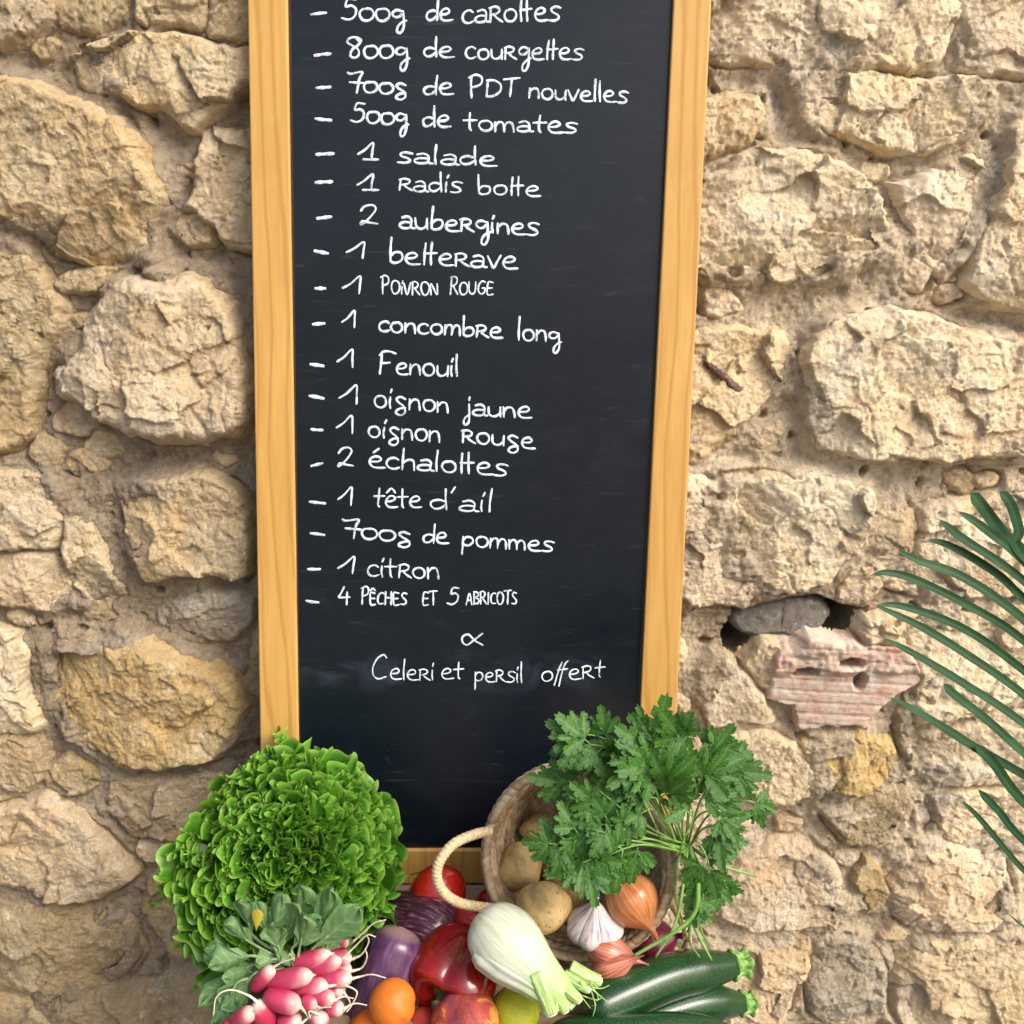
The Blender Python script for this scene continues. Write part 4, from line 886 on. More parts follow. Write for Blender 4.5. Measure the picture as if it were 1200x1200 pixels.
# shallots
def shallot(p0, p1, rad, Y0, Y1, label):
    a = P(*p0, Y0); b = P(*p1, Y1); L = np.linalg.norm(b - a); r = rad * mpp(Y0, p0[1])
    V, F, S, T = body([(0, 0), (L * .04, r * .25), (L * .2, r * .8), (L * .42, r), (L * .66, r * .72), (L * .86, r * .28), (L, r * .10), (L * 1.12, r * .05)], 36, 36, lambda s, t: 1 + 0.05 * np.sin(3 * t) + .02 * np.sin(11 * t))
    o = put('shallot', V, F, S, T, M_SHALLOT, None, rot_to(b - a), tuple(a)); return tag(o, label, 'shallot', 'shallots under the garlic')
shallot((684, 1106), (752, 1128), 20, -0.315, -0.330, 'copper pink shallot lying uppermost below the garlic')
shallot((692, 1142), (748, 1122), 17, -0.325, -0.345, 'copper pink shallot lying lower, next to the courgette tip')
# aubergines
def aubergine(pts, radii, mat, label, Ys):
    C = np.array([P(x, y, Y) for (x, y), Y in zip(pts, Ys)]); e = empty('aubergine', tuple(C[0]), label, 'aubergine')
    V, F, S = sweep(C - C[0], [q * mpp(Ys[0]) for q in radii], 48, 50, None, False)
    T = np.tile(np.linspace(0, 2 * math.pi, 48, endpoint=False), 50)
    me = mesh_np('fruit', V, F); attr(me, 'along', S.ravel()); attr(me, 'ang', T); link('fruit', me, mat, e)
    return e
def rad_round(r1, r2, n=26):
    s = np.linspace(0, 1, n); q = r1 + (r2 - r1) * s; return list(q * np.clip(1 - (1 - np.clip(s / .22, 0, 1)) ** 2, 0, 1) ** .5 * np.clip(1 - (1 - np.clip((1 - s) / .22, 0, 1)) ** 2, 0, 1) ** .5)
aubergine([(471, 1086), (463, 1112), (452, 1145), (440, 1185), (434, 1215)], rad_round(31, 33), M_AUB1, 'smooth violet aubergine, its blossom end pointing up, behind the apricot', [-0.302, -0.312, -0.325, -0.335, -0.34])
aubergine([(528, 1104), (505, 1090), (475, 1082), (440, 1082), (405, 1095)], rad_round(40, 34), M_AUB2, 'dark striped purple aubergine lying across behind the violet one', [-0.265, -0.255, -0.24, -0.235, -0.24])
# courgettes
def courgette(pts, Ys, rp, label, stem_px):
    C = np.array([P(x, y, Y) for (x, y), Y in zip(pts, Ys)]); e = empty('courgette', tuple(C[0]), label, 'courgette', 'dark green courgettes in front of the wall'); k = mpp(Ys[-1])
    n = 50; s = np.linspace(0, 1, n); rr = rp * k * (0.96 + 0.08 * np.sin(s * 3)) * np.clip(1 - (1 - np.clip(s / .16, 0, 1)) ** 2, 0, 1) ** .5 * np.interp(s, [0, .8, 1], [1, .93, .60])
    V, F, S = sweep(C - C[0], rr, 48, n, lambda s, t: 1 + 0.014 * np.cos(8 * t), False); T = np.tile(np.linspace(0, 2 * math.pi, 48, endpoint=False), n)
    me = mesh_np('fruit', V, F); attr(me, 'along', S.ravel()); attr(me, 'ang', T); link('fruit', me, M_ZUC, e)
    d = nrm(C[-1] - C[-2]); st = [C[-1] - C[0] - d * .003, C[-1] - C[0] + d * .010, C[-1] - C[0] + d * stem_px * k]
    r5 = rp * k
    V, F, S = sweep(st, [r5 * .66, r5 * .50, r5 * .46, r5 * .64], 40, 20, lambda s, t: 1 + 0.13 * np.sign(np.cos(5 * t)) * np.abs(np.cos(5 * t)) ** .6); T = np.concatenate([np.tile(np.linspace(0, 2 * math.pi, 40, endpoint=False), 20), [0, 0]])
    me = mesh_q('stem', V, F); attr(me, 'along', np.append(S.ravel(), [0, 1])); attr(me, 'ang', T); link('stem', me, M_ZSTEM, e)
courgette([(684, 1188), (730, 1166), (790, 1143), (858, 1131)], [-0.365, -0.345, -0.315, -0.28], 26, 'largest courgette lying on top, its cut green stem towards the wall', 19)
courgette([(690, 1218), (756, 1195), (820, 1176), (868, 1176)], [-0.36, -0.335, -0.31, -0.285], 22, 'second courgette, lying under and right of the largest one', 15)
courgette([(640, 1214), (715, 1212), (800, 1208), (862, 1216)], [-0.385, -0.385, -0.37, -0.35], 21, 'lowest courgette, only its upper side in the picture', 14)

# ------------------------------------------------------------------ fennel
fe = empty('fennel', tuple(P(590, 1105, -0.37)), 'pale white and green fennel bulb with cut stalks, in front of the basket', 'fennel'); FO = np.array(fe.location)
c0 = P(566, 1078, -0.335); c1 = P(660, 1168, -0.395); k = mpp(-.35); L = np.linalg.norm(c1 - c0); M = rot_to(c1 - c0, 0.2)
W = 41 * k
V, F, S, T = body([(-L * .06, 0), (-L * .045, W * .40), (L * .06, W * .82), (L * .25, W * 1.0), (L * .45, W * .92), (L * .70, W * .66), (L * .92, W * .50), (L * 1.0, W * .42)], 72, 60, lambda s, t: 1 + 0.035 * np.sin(2 * t) + 0.022 * np.abs(np.sin(3.5 * t + 1.6 * s)) - 0.02 * np.exp(-(((t * 3 + 2 * s) % 6.28 - 3.1) / .10) ** 2))
V = V * np.array([1.0, 0.80, 1]); put('bulb', V, F, S, T, M_FEN, fe, M, tuple(c0 - FO))
# overlapping outer scales of the bulb
for k2, (a0, wd, l0, l1) in enumerate(((-1.9, 1.25, 0.04, 1.04), (-0.9, 1.0, 0.12, 1.12), (-2.75, 0.9, 0.16, 0.98))):
    nu, nv = 26, 40; U, S_ = np.meshgrid(np.linspace(-1, 1, nu), np.linspace(0, 1, nv)); z = L * (l0 + (l1 - l0) * S_)
    pf = np.array([(0, .2), (.06, .82), (.25, 1.0), (.45, .92), (.70, .66), (.92, .50), (1.15, .40)]); rr = np.interp(z / L, pf[:, 0], pf[:, 1]) * W
    wdt = wd * (0.30 + 0.70 * np.sin(np.pi * np.clip(S_ * 0.8 + .1, 0, 1)) ** .7); T_ = a0 + U * wdt
    rr = rr * (1.05 + 0.03 * k2) - 0.004 * np.abs(U) ** 4 + 0.0012 * np.cos(14 * T_)
    V = np.stack([rr * np.cos(T_), rr * np.sin(T_) * 0.82, z], -1).reshape(-1, 3) @ M.T
    me = mesh_np('scale', V, grid_faces(nu, nv)); attr(me, 'along', (z / L).ravel()); attr(me, 'ang', T_.ravel() * 1.3 + k2); o = link('scale', me, M_FEN, fe, None, tuple(c0 - FO)); so_ = o.modifiers.new('thick', 'SOLIDIFY'); so_.thickness = 0.002; so_.offset = -1
for i, (p, q, Ya, Yb, ra, rb) in enumerate((((628, 1140), (646, 1187), -0.385, -0.405, 13, 9.5), ((640, 1145), (662, 1184), -0.385, -0.40, 10, 6.5), ((668, 1134), (702, 1150), -0.37, -0.375, 9, 7), ((655, 1150), (678, 1172), -0.385, -0.395, 8, 6), ((662, 1142), (690, 1160), -0.375, -0.39, 7, 5), ((650, 1150), (668, 1178), -0.38, -0.395, 6, 5))):
    a, b = P(*p, Ya) - FO, P(*q, Yb) - FO; mid_ = (a + b) / 2 + np.array([0.002, -0.003, 0])
    V, F, S = sweep([a, mid_, b], [ra * k, (ra + rb) / 2 * k, rb * k], 26, 18, lambda s, t: 1 + .06 * np.cos(7 * t)); T = np.append(np.tile(np.linspace(0, 2 * math.pi, 26, endpoint=False), 18), [0, 0])
    me = mesh_q('stalk', V, F); attr(me, 'along', np.append(S.ravel(), [0, 1])); attr(me, 'ang', T); o = link('stalk', me, M_FENST, fe)
    d = nrm(b - mid_); V, F, S = sweep([b - d * .0005, b + d * 0.0022], [rb * k * .82, rb * k * .70], 20, 4); tag(link('cut_end', mesh_q('cut_end', V, F), M_FENCUT, o))
mb = MB(); q = random.Random(5)
for i in range(9):
    a = P(q.uniform(660, 695), q.uniform(1150, 1172), -0.39) - FO; b = a + np.array([q.uniform(-.012, .03), q.uniform(-.01, .01), q.uniform(-.035, -.002)]); m_ = (a + b) / 2 + np.array([.004, 0, -.004])
    V, F, S = sweep([a, m_, b], [0.0008, 0.0006, 0.0004], 5, 8); mb.add(V, F)
mb.build('fronds', M_FENST, fe, an=None)['kind'] = 'stuff'

# ================================================================== BASKET
def mat_basket():
    t = NT('woven_palm'); st = t.att('strand'); v = t.n('ShaderNodeCombineXYZ'); at = t.att('ang'); al = t.att('along')
    u = t.pos(); n = t.noise(u, 45, 5, 0.65); f = t.noise(u, 400, 3, 0.7)
    c = t.ramp(n, [(0.3, (0.36, 0.25, 0.14)), (0.55, (0.52, 0.39, 0.235)), (0.75, (0.64, 0.50, 0.32))]); c = t.mix(t.ramp(f, [(0.35, 0.5), (0.55, 0)]), c, (0.26, 0.17, 0.10))
    c = t.mix(t.ramp(st, [(0.0, 0.75), (0.45, 0.0)]), c, t.mix(1.0, c, (0.58, 0.50, 0.42), 'MULTIPLY')); c = t.mix(t.ramp(st, [(0.6, 0.0), (1.0, 0.7)]), c, (0.66, 0.54, 0.35))
    t.set(Base_Color=c, Roughness=0.7); t.bump(f, 0.5, 0.001); return t.m
M_BSK = mat_basket()
t = NT('rope'); u = t.pos(); t.set(Base_Color=t.ramp(t.noise(u, 300, 4, 0.7), [(0.35, (0.42, 0.30, 0.16)), (0.6, (0.66, 0.52, 0.31))]), Roughness=0.75); t.bump(t.noise(u, 900, 3), 0.4, 0.0008); M_ROPE = t.m
BC = P(676, 1009, -0.262); kb = mpp(-0.262, 1009); BR_ = 109 * kb
n_b = nrm([-0.20, -0.93, 0.30]); ub = nrm(np.array([0, 0, 1]) - n_b * n_b[2]); rb_ = np.cross(ub, n_b)
bk = empty('palm_basket', tuple(BC), 'round woven palm basket tipped on its side with rope handles, vegetables spilling out', 'basket')
nu, nv = 560, 130; TH_, SS = np.meshgrid(np.linspace(0, 2 * math.pi, nu, endpoint=False), np.linspace(0, 1, nv))
dep = 0.125; rowN = 9
prof_r = BR_ * np.interp(SS, [0, .75, .92, 1], [1, .86, .60, 0.01]); prof_z = -dep * np.interp(SS, [0, .75, .92, 1], [0, .85, 1, 1.0])
row = (SS * rowN * 1.15) % 1; pc_ = TH_ * 62 / (2 * math.pi) + np.where(row > .5, row, 1 - row) * 1.3; plait = np.sin(np.pi * (pc_ % 1)) ** .6
strand = _h(np.floor(pc_) + 100 * np.floor(SS * rowN * 1.15) + np.where(row > .5, 5000, 0), 0 * row, 5)
disp = 0.0030 * np.sin(np.pi * row) ** .6 + 0.0022 * plait
def bpt(r, th, z): return (r * np.cos(th))[..., None] * rb_ + (r * np.sin(th))[..., None] * ub + z[..., None] * n_b
Vin = bpt(prof_r - 0.0035 - disp, TH_, prof_z).reshape(-1, 3); Vout = bpt(prof_r + 0.0035 + disp, TH_, prof_z - 0.004 * (SS > .9)).reshape(-1, 3)
Fg = grid_faces(nu, nv, True)
me = mesh_np('woven_wall', np.vstack([Vin, Vout]), np.vstack([Fg, Fg[:, ::-1] + nu * nv])); attr(me, 'strand', np.concatenate([strand.ravel()] * 2)); link('woven_wall', me, M_BSK, bk)
nu = 900; nr = 16; T1 = np.linspace(0, 2 * math.pi, nu, endpoint=False)
A, B = np.meshgrid(np.linspace(0, 2 * math.pi, nr, endpoint=False), T1)
wrap = 0.0012 * np.abs(np.sin(B * 34 + A * .6)) ** .4
rr = BR_ + (0.0052 + wrap) * np.cos(A) * 0.85; zz = (0.0075 + wrap) * np.sin(A)
V = bpt(rr, B, zz).reshape(-1, 3); i, j = np.meshgrid(np.arange(nr), np.arange(nu)); i2 = (i + 1) % nr; j2 = (j + 1) % nu
F = np.stack([j * nr + i, j2 * nr + i, j2 * nr + i2, j * nr + i2], -1).reshape(-1, 4)
me = mesh_np('rim', V, F); attr(me, 'strand', _h(np.floor((B * 34 + A * .6) / math.pi), 0 * B, 3).ravel()); link('rim', me, M_BSK, bk)
def rope(pts, Ys, rp, name='handle'):
    C = np.array([P(x, y, Y) for (x, y), Y in zip(pts, Ys)]) - BC; n = 260
    V, F, S = sweep(C, [rp * kb] * 4, 14, n, lambda s, t: 1 + 0.16 * np.abs(np.sin(s * 120 + t * 0.5)) ** .6 + 0.04 * np.sin(3 * t)); link(name, mesh_q(name, V, F), M_ROPE, bk)
rope([(575, 974), (556, 978), (532, 989), (516, 1008), (512, 1028), (520, 1046), (538, 1058), (562, 1063), (592, 1066)], [-0.258, -0.270, -0.285, -0.297, -0.302, -0.302, -0.298, -0.29, -0.28], 5.3)
rope([(781, 1050), (795, 1072), (806, 1098), (800, 1113), (780, 1108), (766, 1090)], [-0.27, -0.272, -0.275, -0.272, -0.27, -0.26], 4.2)

# ================================================================== RADISHES
rad = empty('radish_bunch', tuple(P(345, 1165, -0.34)), 'bunch of pink and white radishes with leaves, below the lettuce', 'radishes'); RO = np.array(rad.location)
def radish(p0, p1, rp, Y0, Y1, tail, seed):
    a = P(*p0, Y0) - RO; b = P(*p1, Y1) - RO; k = mpp(Y0, p0[1]); r = rp * k * .90; a = a - (b - a) * .14; L = np.linalg.norm(b - a)
    V, F, S, T = body([(-L * .02, 0), (0, r * .5), (L * .14, r * .88), (L * .5, r * 1.0), (L * .82, r * .86), (L * .95, r * .5), (L * 1.02, r * .16), (L * 1.08, r * .06)], 26, 28, lambda s, t: 1 + .03 * np.sin(3 * t + seed))
    o = put('radish', V, F, S, T, M_RAD, rad, rot_to(b - a), tuple(a))
    if tail:
        d = nrm(b - a); pts = [b + d * L * .02 - a] + [P(x, y, Y0 - .004 - 0.003 * i) - RO - a for i, (x, y) in enumerate(tail)]
        V, F, S = sweep(pts, [0.0017, 0.0010, 0.0008, 0.0006], 7, 30, lambda s, t: 1 + .1 * np.sin(s * 40)); link('root', mesh_q('root', V, F), M_ROOT, o)
RD = [((300, 1156), (320, 1134), 11, -.372, -.374, [(330, 1128), (345, 1123)]),
 ((342, 1132), (388, 1118), 13.5, -.352, -.355, None), ((362, 1137), (400, 1124), 12, -.355, -.358, [(415, 1110), (430, 1096), (440, 1098)]),
 ((320, 1150), (366, 1143), 13.5, -.372, -.378, None), ((346, 1158), (384, 1156), 13, -.368, -.376, [(400, 1154), (418, 1162), (412, 1178), (406, 1186)]),
 ((375, 1148), (412, 1147), 13, -.360, -.366, [(424, 1144), (436, 1142), (452, 1146)]), ((384, 1120), (412, 1124), 11, -.350, -.352, [(424, 1118), (432, 1104), (430, 1096)]),
 ((315, 1168), (352, 1180), 15, -.388, -.395, [(360, 1190), (368, 1204)]), ((356, 1170), (372, 1180), 12, -.380, -.386, [(384, 1180), (392, 1188)]),
 ((366, 1164), (392, 1172), 12, -.375, -.382, [(402, 1168), (414, 1170)]), ((384, 1182), (402, 1182), 11, -.378, -.384, [(416, 1176), (430, 1178)]),
 ((314, 1200), (301, 1174), 14, -.392, -.396, [(290, 1166), (270, 1160), (254, 1168), (250, 1190)]), ((276, 1196), (296, 1186), 12, -.395, -.405, None),
 ((330, 1196), (352, 1200), 14, -.388, -.395, [(362, 1192), (374, 1182), (388, 1180)]), ((264, 1206), (280, 1204), 13, -.395, -.400, None),
 ((372, 1206), (376, 1190), 13, -.390, -.396, [(362, 1186), (370, 1206)]), ((398, 1100), (410, 1106), 8, -.345, -.348, [(420, 1098), (438, 1082), (452, 1078)]),
 ((388, 1134), (412, 1138), 11, -.352, -.356, [(424, 1134), (430, 1122), (428, 1112)]), ((392, 1160), (402, 1162), 11, -.365, -.37, [(410, 1176), (400, 1188)])]
for i, a in enumerate(RD): radish(*a, i)
def leaf_sheet(base, tip, width, normal, nu=22, nv=34, ruffle=0.0, rf=5, curl=0.0, cup=0.2, shape=None, seed=0, sec=0.0, amp2=0.0, folded=0.0):
    """a leaf from base to tip; returns vertices, faces, vein and edge attributes"""
    base = np.asarray(base, float); tip = np.asarray(tip, float); d = tip - base; L = np.linalg.norm(d); d /= L
    n = nrm(np.asarray(normal, float) - d * np.dot(normal, d)); sdir = np.cross(d, n); q = random.Random(seed)
    U, S_ = np.meshgrid(np.linspace(-1, 1, nu), np.linspace(0, 1, nv))
    wv = (shape or (lambda s: np.sin(np.pi * np.clip(s, 0, 1) ** 0.75) ** 0.7))(S_) * width / 2
    m = np.clip(np.maximum(np.abs(U), (S_ - .55) / .45), 0, 1) ** 2.2 * np.clip(S_ * 3, 0, 1)
    ph = q.uniform(0, 6.28); arc = np.arctan2(S_ * 1.2, U) * 2
    wave = np.sin(arc * rf + ph + 1.2 * np.sin(arc * 2.3 + ph)) ; wave2 = np.sin(arc * rf * 2.7 + ph * 2 + 1.5 * np.sin(arc * 5 + ph))
    h = ruffle * m * (wave + amp2 * wave2 * m) - cup * wv * (U ** 2) + curl * L * S_ ** 3 + folded * wv * np.abs(U)
    ext = 0.22 * ruffle * m * np.cos(arc * rf * 1.5 + ph + 1) + sec * m * wave2
    V = base + d * (S_ * L + ext * np.clip(S_ * 2 - .7, -1, 1) )[..., None] + sdir * (U * (wv + ext * 0.8))[..., None] + n * h[..., None]
    vein = np.exp(-(U / 0.06) ** 2) * (1 - S_ * .7) + 0.55 * np.exp(-((((np.abs(U) * 1.3 + (1 - S_) * 5) % 1) - .5) / .10) ** 2) * (np.abs(U) > .04)
    return V.reshape(-1, 3), grid_faces(nu, nv), np.clip(vein, 0, 1).ravel(), m.ravel()
def add_leaf(name, args, mat, parent, O, **k):
    V, F, ve, ed = leaf_sheet(*args, **k); me = mesh_np(name, V - O, F); attr(me, 'vein', ve); attr(me, 'edge', ed); return link(name, me, mat, parent)
def oval(s): return np.where(s < .25, (s / .25) ** 1.2 * .28, .28 + .72 * np.sin(np.pi * np.clip((s - .25) / .75, 0, 1) * .5 + 0) ** .8 * 1.0) * np.clip((1 - s) / .22, 0, 1) ** .5
RL = [((352, 1108), (352, 1040), 44, -.33, -.33), ((372, 1118), (386, 1044), 36, -.345, -.355), ((366, 1112), (420, 1068), 44, -.35, -.36), ((372, 1120), (408, 1096), 34, -.352, -.355),
 ((296, 1096), (282, 1054), 34, -.34, -.345), ((316, 1100), (302, 1058), 18, -.34, -.345), ((318, 1108), (330, 1052), 30, -.345, -.35), ((330, 1112), (352, 1056), 34, -.34, -.345), ((330, 1120), (318, 1084), 34, -.355, -.36),
 ((300, 1108), (262, 1086), 32, -.35, -.355), ((296, 1120), (246, 1130), 42, -.365, -.37), ((300, 1130), (262, 1146), 36, -.36, -.365), ((310, 1120), (290, 1152), 34, -.36, -.365), ((284, 1130), (240, 1112), 30, -.345, -.35),
 ((340, 1118), (330, 1128), 40, -.36, -.365), ((350, 1116), (360, 1070), 30, -.355, -.36), ((300, 1140), (262, 1180), 40, -.37, -.375), ((280, 1150), (250, 1200), 40, -.372, -.378), ((300, 1150), (270, 1168), 40, -.365, -.368), ((342, 1112), (372, 1080), 34, -.352, -.358), ((324, 1124), (300, 1128), 30, -.362, -.37), ((280, 1140), (238, 1176), 34, -.36, -.365)]
q = random.Random(21)
for i, (p0, p1, w_, Y0, Y1) in enumerate(RL):
    a, b = P(*p0, Y0), P(*p1, Y1); o = add_leaf('leaf', (a, b, w_ * mpp(Y0), (q.uniform(-.4, .4), -1, q.uniform(0, .7))), M_RLEAF, rad, RO, ruffle=0.0035, rf=4, cup=q.uniform(-.3, .5), shape=oval, seed=i, amp2=.4, curl=q.uniform(-.2, .1))
    V, F, S = sweep([P(352, 1128, -.345) - RO, (P(352, 1128, -.345) * .4 + a * .6) - RO + np.array([0, -.004, 0]), a - RO, (a * .65 + b * .35) - RO], [0.0022, 0.0019, 0.0016, 0.0008], 7, 16)
    me = mesh_q('leaf_stalk', V, F); attr(me, 'vein', np.full(len(V), 1.0)); link('leaf_stalk', me, M_RLEAF, rad)
V, F, ve, ed = leaf_sheet(P(300, 1092, -.348), P(302, 1066, -.352), 15 * mpp(-.35), (0, -1, .3), shape=oval); me = mesh_np('leaf', V - RO, F); t = NT('yellowed_leaf'); t.set(Base_Color=(0.50, 0.40, 0.04), Roughness=0.5); tag(link('leaf', me, t.m, rad), 'yellowed leaf')

# ================================================================== LETTUCE
LC = P(339, 1010, -0.225); kl = mpp(-0.225, 1012); LR = 126 * kl
let = empty('lettuce', tuple(P(330, 1060, -0.15)), 'large frilly bright green lettuce at the lower left corner of the chalkboard', 'lettuce'); LO = np.array(let.location)
ax = nrm([0.10, -0.80, 0.59]); e1 = nrm(np.cross(ax, [0, 0, 1])); e2 = np.cross(ax, e1)
th0 = lambda t: t % (2 * math.pi)
q = random.Random(4); NL = 225
V_, F_, _, _ = sphere_vf(48, 32); V_ = V_ * LR * .73; V_ = V_ + LC - LO - ax * .012; V_ = V_ * (1 + 0.0 * V_); me = mesh_np('heart', V_, F_); attr(me, 'vein', np.zeros(len(V_))); attr(me, 'edge', np.zeros(len(V_))); link('heart', me, M_LET, let)
def lettuce_leaf(base, tip, width, normal, seed, rr):
    """one frilled leaf: its margin meanders in tight rounded curls, the blade runs back into the head"""
    q2 = random.Random(seed * 3 + 1); base = np.asarray(base, float); tip = np.asarray(tip, float); d = nrm(tip - base)
    n = nrm(normal - d * np.dot(normal, d)); sd = np.cross(d, n); nu, nv = 150, 10; ph = q2.uniform(0, 6.28); ph2 = q2.uniform(0, 6.28)
    U, RHO = np.meshgrid(np.linspace(-1, 1, nu), np.linspace(0, 1, nv) ** .7); p = U * q2.uniform(6.0, 8.5) + 1.1 * np.sin(U * 3.1 + ph) + ph
    A = (0.0080 + 0.0022 * np.sin(U * 5 + ph2)) * RHO ** 1.6; Lf = 0.042
    t_ = width * U * (0.30 + 0.70 * RHO) + A * .55 * np.sin(2 * p + .4) + 0.0016 * RHO ** 4 * np.cos(3.7 * p + ph2)
    h = A * np.sin(p) + 0.0034 * RHO ** 3 * np.sin(3.7 * p + ph2) + width * (0.35 * q2.uniform(-1, 1)) * U ** 2 + q2.uniform(-.012, .012) * RHO ** 2
    o_ = RHO * Lf - 0.012 * U ** 4 * RHO + RHO ** 2 * (0.0026 * np.cos(2 * p + ph2) + 0.0030 * np.sin(U * 4.3 + ph) + 0.0012 * np.cos(3.7 * p))
    V = (tip - d * Lf) + d * o_[..., None] + sd * t_[..., None] + n * h[..., None]
    vein = .6 * np.exp(-(((p / 3.1) % 1 - .5) / .10) ** 2) * (1 - RHO * .8)
    me = mesh_np('leaf', V.reshape(-1, 3) - LO, grid_faces(nu, nv)); attr(me, 'vein', np.clip(vein, 0, 1).ravel()); attr(me, 'edge', (RHO ** 5).ravel()); link('leaf', me, M_LET, let)
def fan(s): return np.clip(0.16 + 1.1 * s ** 1.25, 0, 1) * np.clip((1.02 - s) / .14, 0, 1) ** .45
for i in range(NL):
    f = (i + .5) / NL; rr = f ** 0.56; th = i * 2.39996 + q.uniform(-.2, .2); er = math.cos(th) * e1 + math.sin(th) * e2
    dn = er[2]; R2 = LR * (1 + q.uniform(-.07, .07) + rr * (.06 * math.sin(3 * th0(th) + 1) + .05 * math.sin(5 * th0(th) + 2.2)))
    # lower leaves hang a little longer, to the left and down
    stretch = 1 + 0.12 * max(0, -er[2]) * max(0, -er[0] + .2)
    tip = LC + er * R2 * rr * stretch + ax * R2 * math.sqrt(max(0.02, 1 - rr ** 2)) * 0.85 - ax * 0.01
    base = LC - ax * LR * (0.60 if rr > .42 else .25) + er * LR * (.10 if rr > .42 else .02)
    bend = nrm(er * (0.45 + .55 * (1 - rr)) - ax * rr * .25)
    od = nrm(ax + er * (.05 + 1.0 * rr) + np.array([q.gauss(0, .15), q.gauss(0, .15), q.gauss(0, .15)])); base = tip - od * .08; ra_ = q.gauss(0, .55); nrv = -er * math.cos(ra_) + np.cross(od, er) * math.sin(ra_)
    lettuce_leaf(base, tip, (0.036 + .014 * rr) * q.uniform(.8, 1.25), nrv, i, rr)

# ================================================================== PARSLEY
par = empty('parsley_bunch', tuple(P(795, 1000, -0.29)), 'fresh flat leaved parsley bunch draped over the right side of the basket', 'parsley'); PO = np.array(par.location)
def leaflet_mesh(seed):
    """flat-leaved parsley leaflet: three toothed lobes; unit length, base at the origin, +X to the tip, +Z up"""
    q = random.Random(seed); out = []
    lobes = [(-1.10, .72, .33), (-.55, .78, .20), (0.0, 1.0, .36), (.55, .78, .20), (1.10, .72, .33)]
    V = []; F = []; ve = []
    for li, (ang, ln, wd) in enumerate(lobes):
        ang += q.uniform(-.12, .12); n = 13; nu = 7; i0 = len(V)
        c, s = math.cos(ang), math.sin(ang)
        for j in range(n):
            t_ = j / (n - 1); w_ = wd * (math.sin(math.pi * min(1, t_ ** .8 * .93 + .05)) ** .8) * ((1.0 if j % 3 != 2 else 0.45) if j > 3 else .8)
            if j == n - 1: w_ = 0.012
            for i in range(nu):
                u = -1 + 2 * i / (nu - 1); fwd = 0.12 * abs(u) * (1 if j % 3 == 1 else .1)
                x = (t_ + fwd) * ln; y = u * w_ * .62
                z = 0.05 * math.sin(3 * t_ + seed) - 0.14 * t_ ** 2 * ln + 0.10 * abs(u) * w_ + li * .004
                V.append((c * x - s * y, s * x + c * y, z)); ve.append(max(0, 1 - abs(u) * 4) * (1 - t_ * .6))
        for j in range(n - 1):
            for i in range(nu - 1): F.append((i0 + j * nu + i, i0 + j * nu + i + 1, i0 + (j + 1) * nu + i + 1, i0 + (j + 1) * nu + i))
    me = mesh_np('leaf', np.array(V), np.array(F)); attr(me, 'vein', ve); attr(me, 'edge', [0] * len(V)); me.materials.append(M_PARS); return me
LM = [leaflet_mesh(i) for i in range(12)]
q = random.Random(9)
def put_leaf(at, d, nrmv, size):
    d = nrm(d); n = nrm(np.asarray(nrmv) - d * np.dot(nrmv, d)); s = np.cross(n, d)
    size *= 0.97; o = bpy.data.objects.new('leaf', q.choice(LM)); COL.objects.link(o); o.parent = par
    Mx = Matrix((tuple(d * size) + (0,), tuple(s * size) + (0,), tuple(n * size) + (0,), (0, 0, 0, 1))).transposed(); Mx.translation = Vector(at - PO); o.matrix_local = Mx
def stem(pts, Ys, r=1.3):
    C = np.array([P(x, y, Y) for (x, y), Y in zip(pts, Ys)]); V, F, S = sweep(C - PO, [r * .001, r * .0009, r * .0006], 7, 30); me = mesh_q('stem', V, F); attr(me, 'vein', np.zeros(len(V))); attr(me, 'edge', np.zeros(len(V))); link('stem', me, M_PSTEM, par); return C
def sprig(pts, Ys, size, pairs=2, r=1.2, side=0.75, start=0.45):
    C = stem(pts, Ys, r); c = catmull(C, 40); d = nrm(c[-1] - c[-5]); sz = size * mpp(Ys[-1])
    put_leaf(c[-1] - d * sz * .1, d + np.array([0, -.1, 0]), (q.uniform(-.5, .5), -1, q.uniform(.1, .9)), sz)
    for k in range(pairs):
        f = start + (0.93 - start) * (1 - k / max(1, pairs)); i = int(f * 39); t_ = nrm(c[min(i + 2, 39)] - c[i - 2])
        for sg in (-1, 1):
            if q.random() < .20: continue
            sidev = nrm(np.cross(t_, (0, -1, .4))) * sg; dd = nrm(t_ * q.uniform(.3, .8) + sidev * side + np.array([0, q.uniform(-.5, .2), q.uniform(-.2, .2)]))
            a = c[i]; b = a + dd * sz * .35
            V, F, S = sweep([a - PO, b - PO], [r * .0007, r * .0005], 6, 4); me = mesh_q('stem', V, F); attr(me, 'vein', np.zeros(len(V))); attr(me, 'edge', np.zeros(len(V))); link('stem', me, M_PSTEM, par)
            put_leaf(b - dd * sz * .05, dd, (q.uniform(-.6, .6), -1, q.uniform(0, 1.1)), sz * q.uniform(.6, 1.2))
H = (803, 1004)
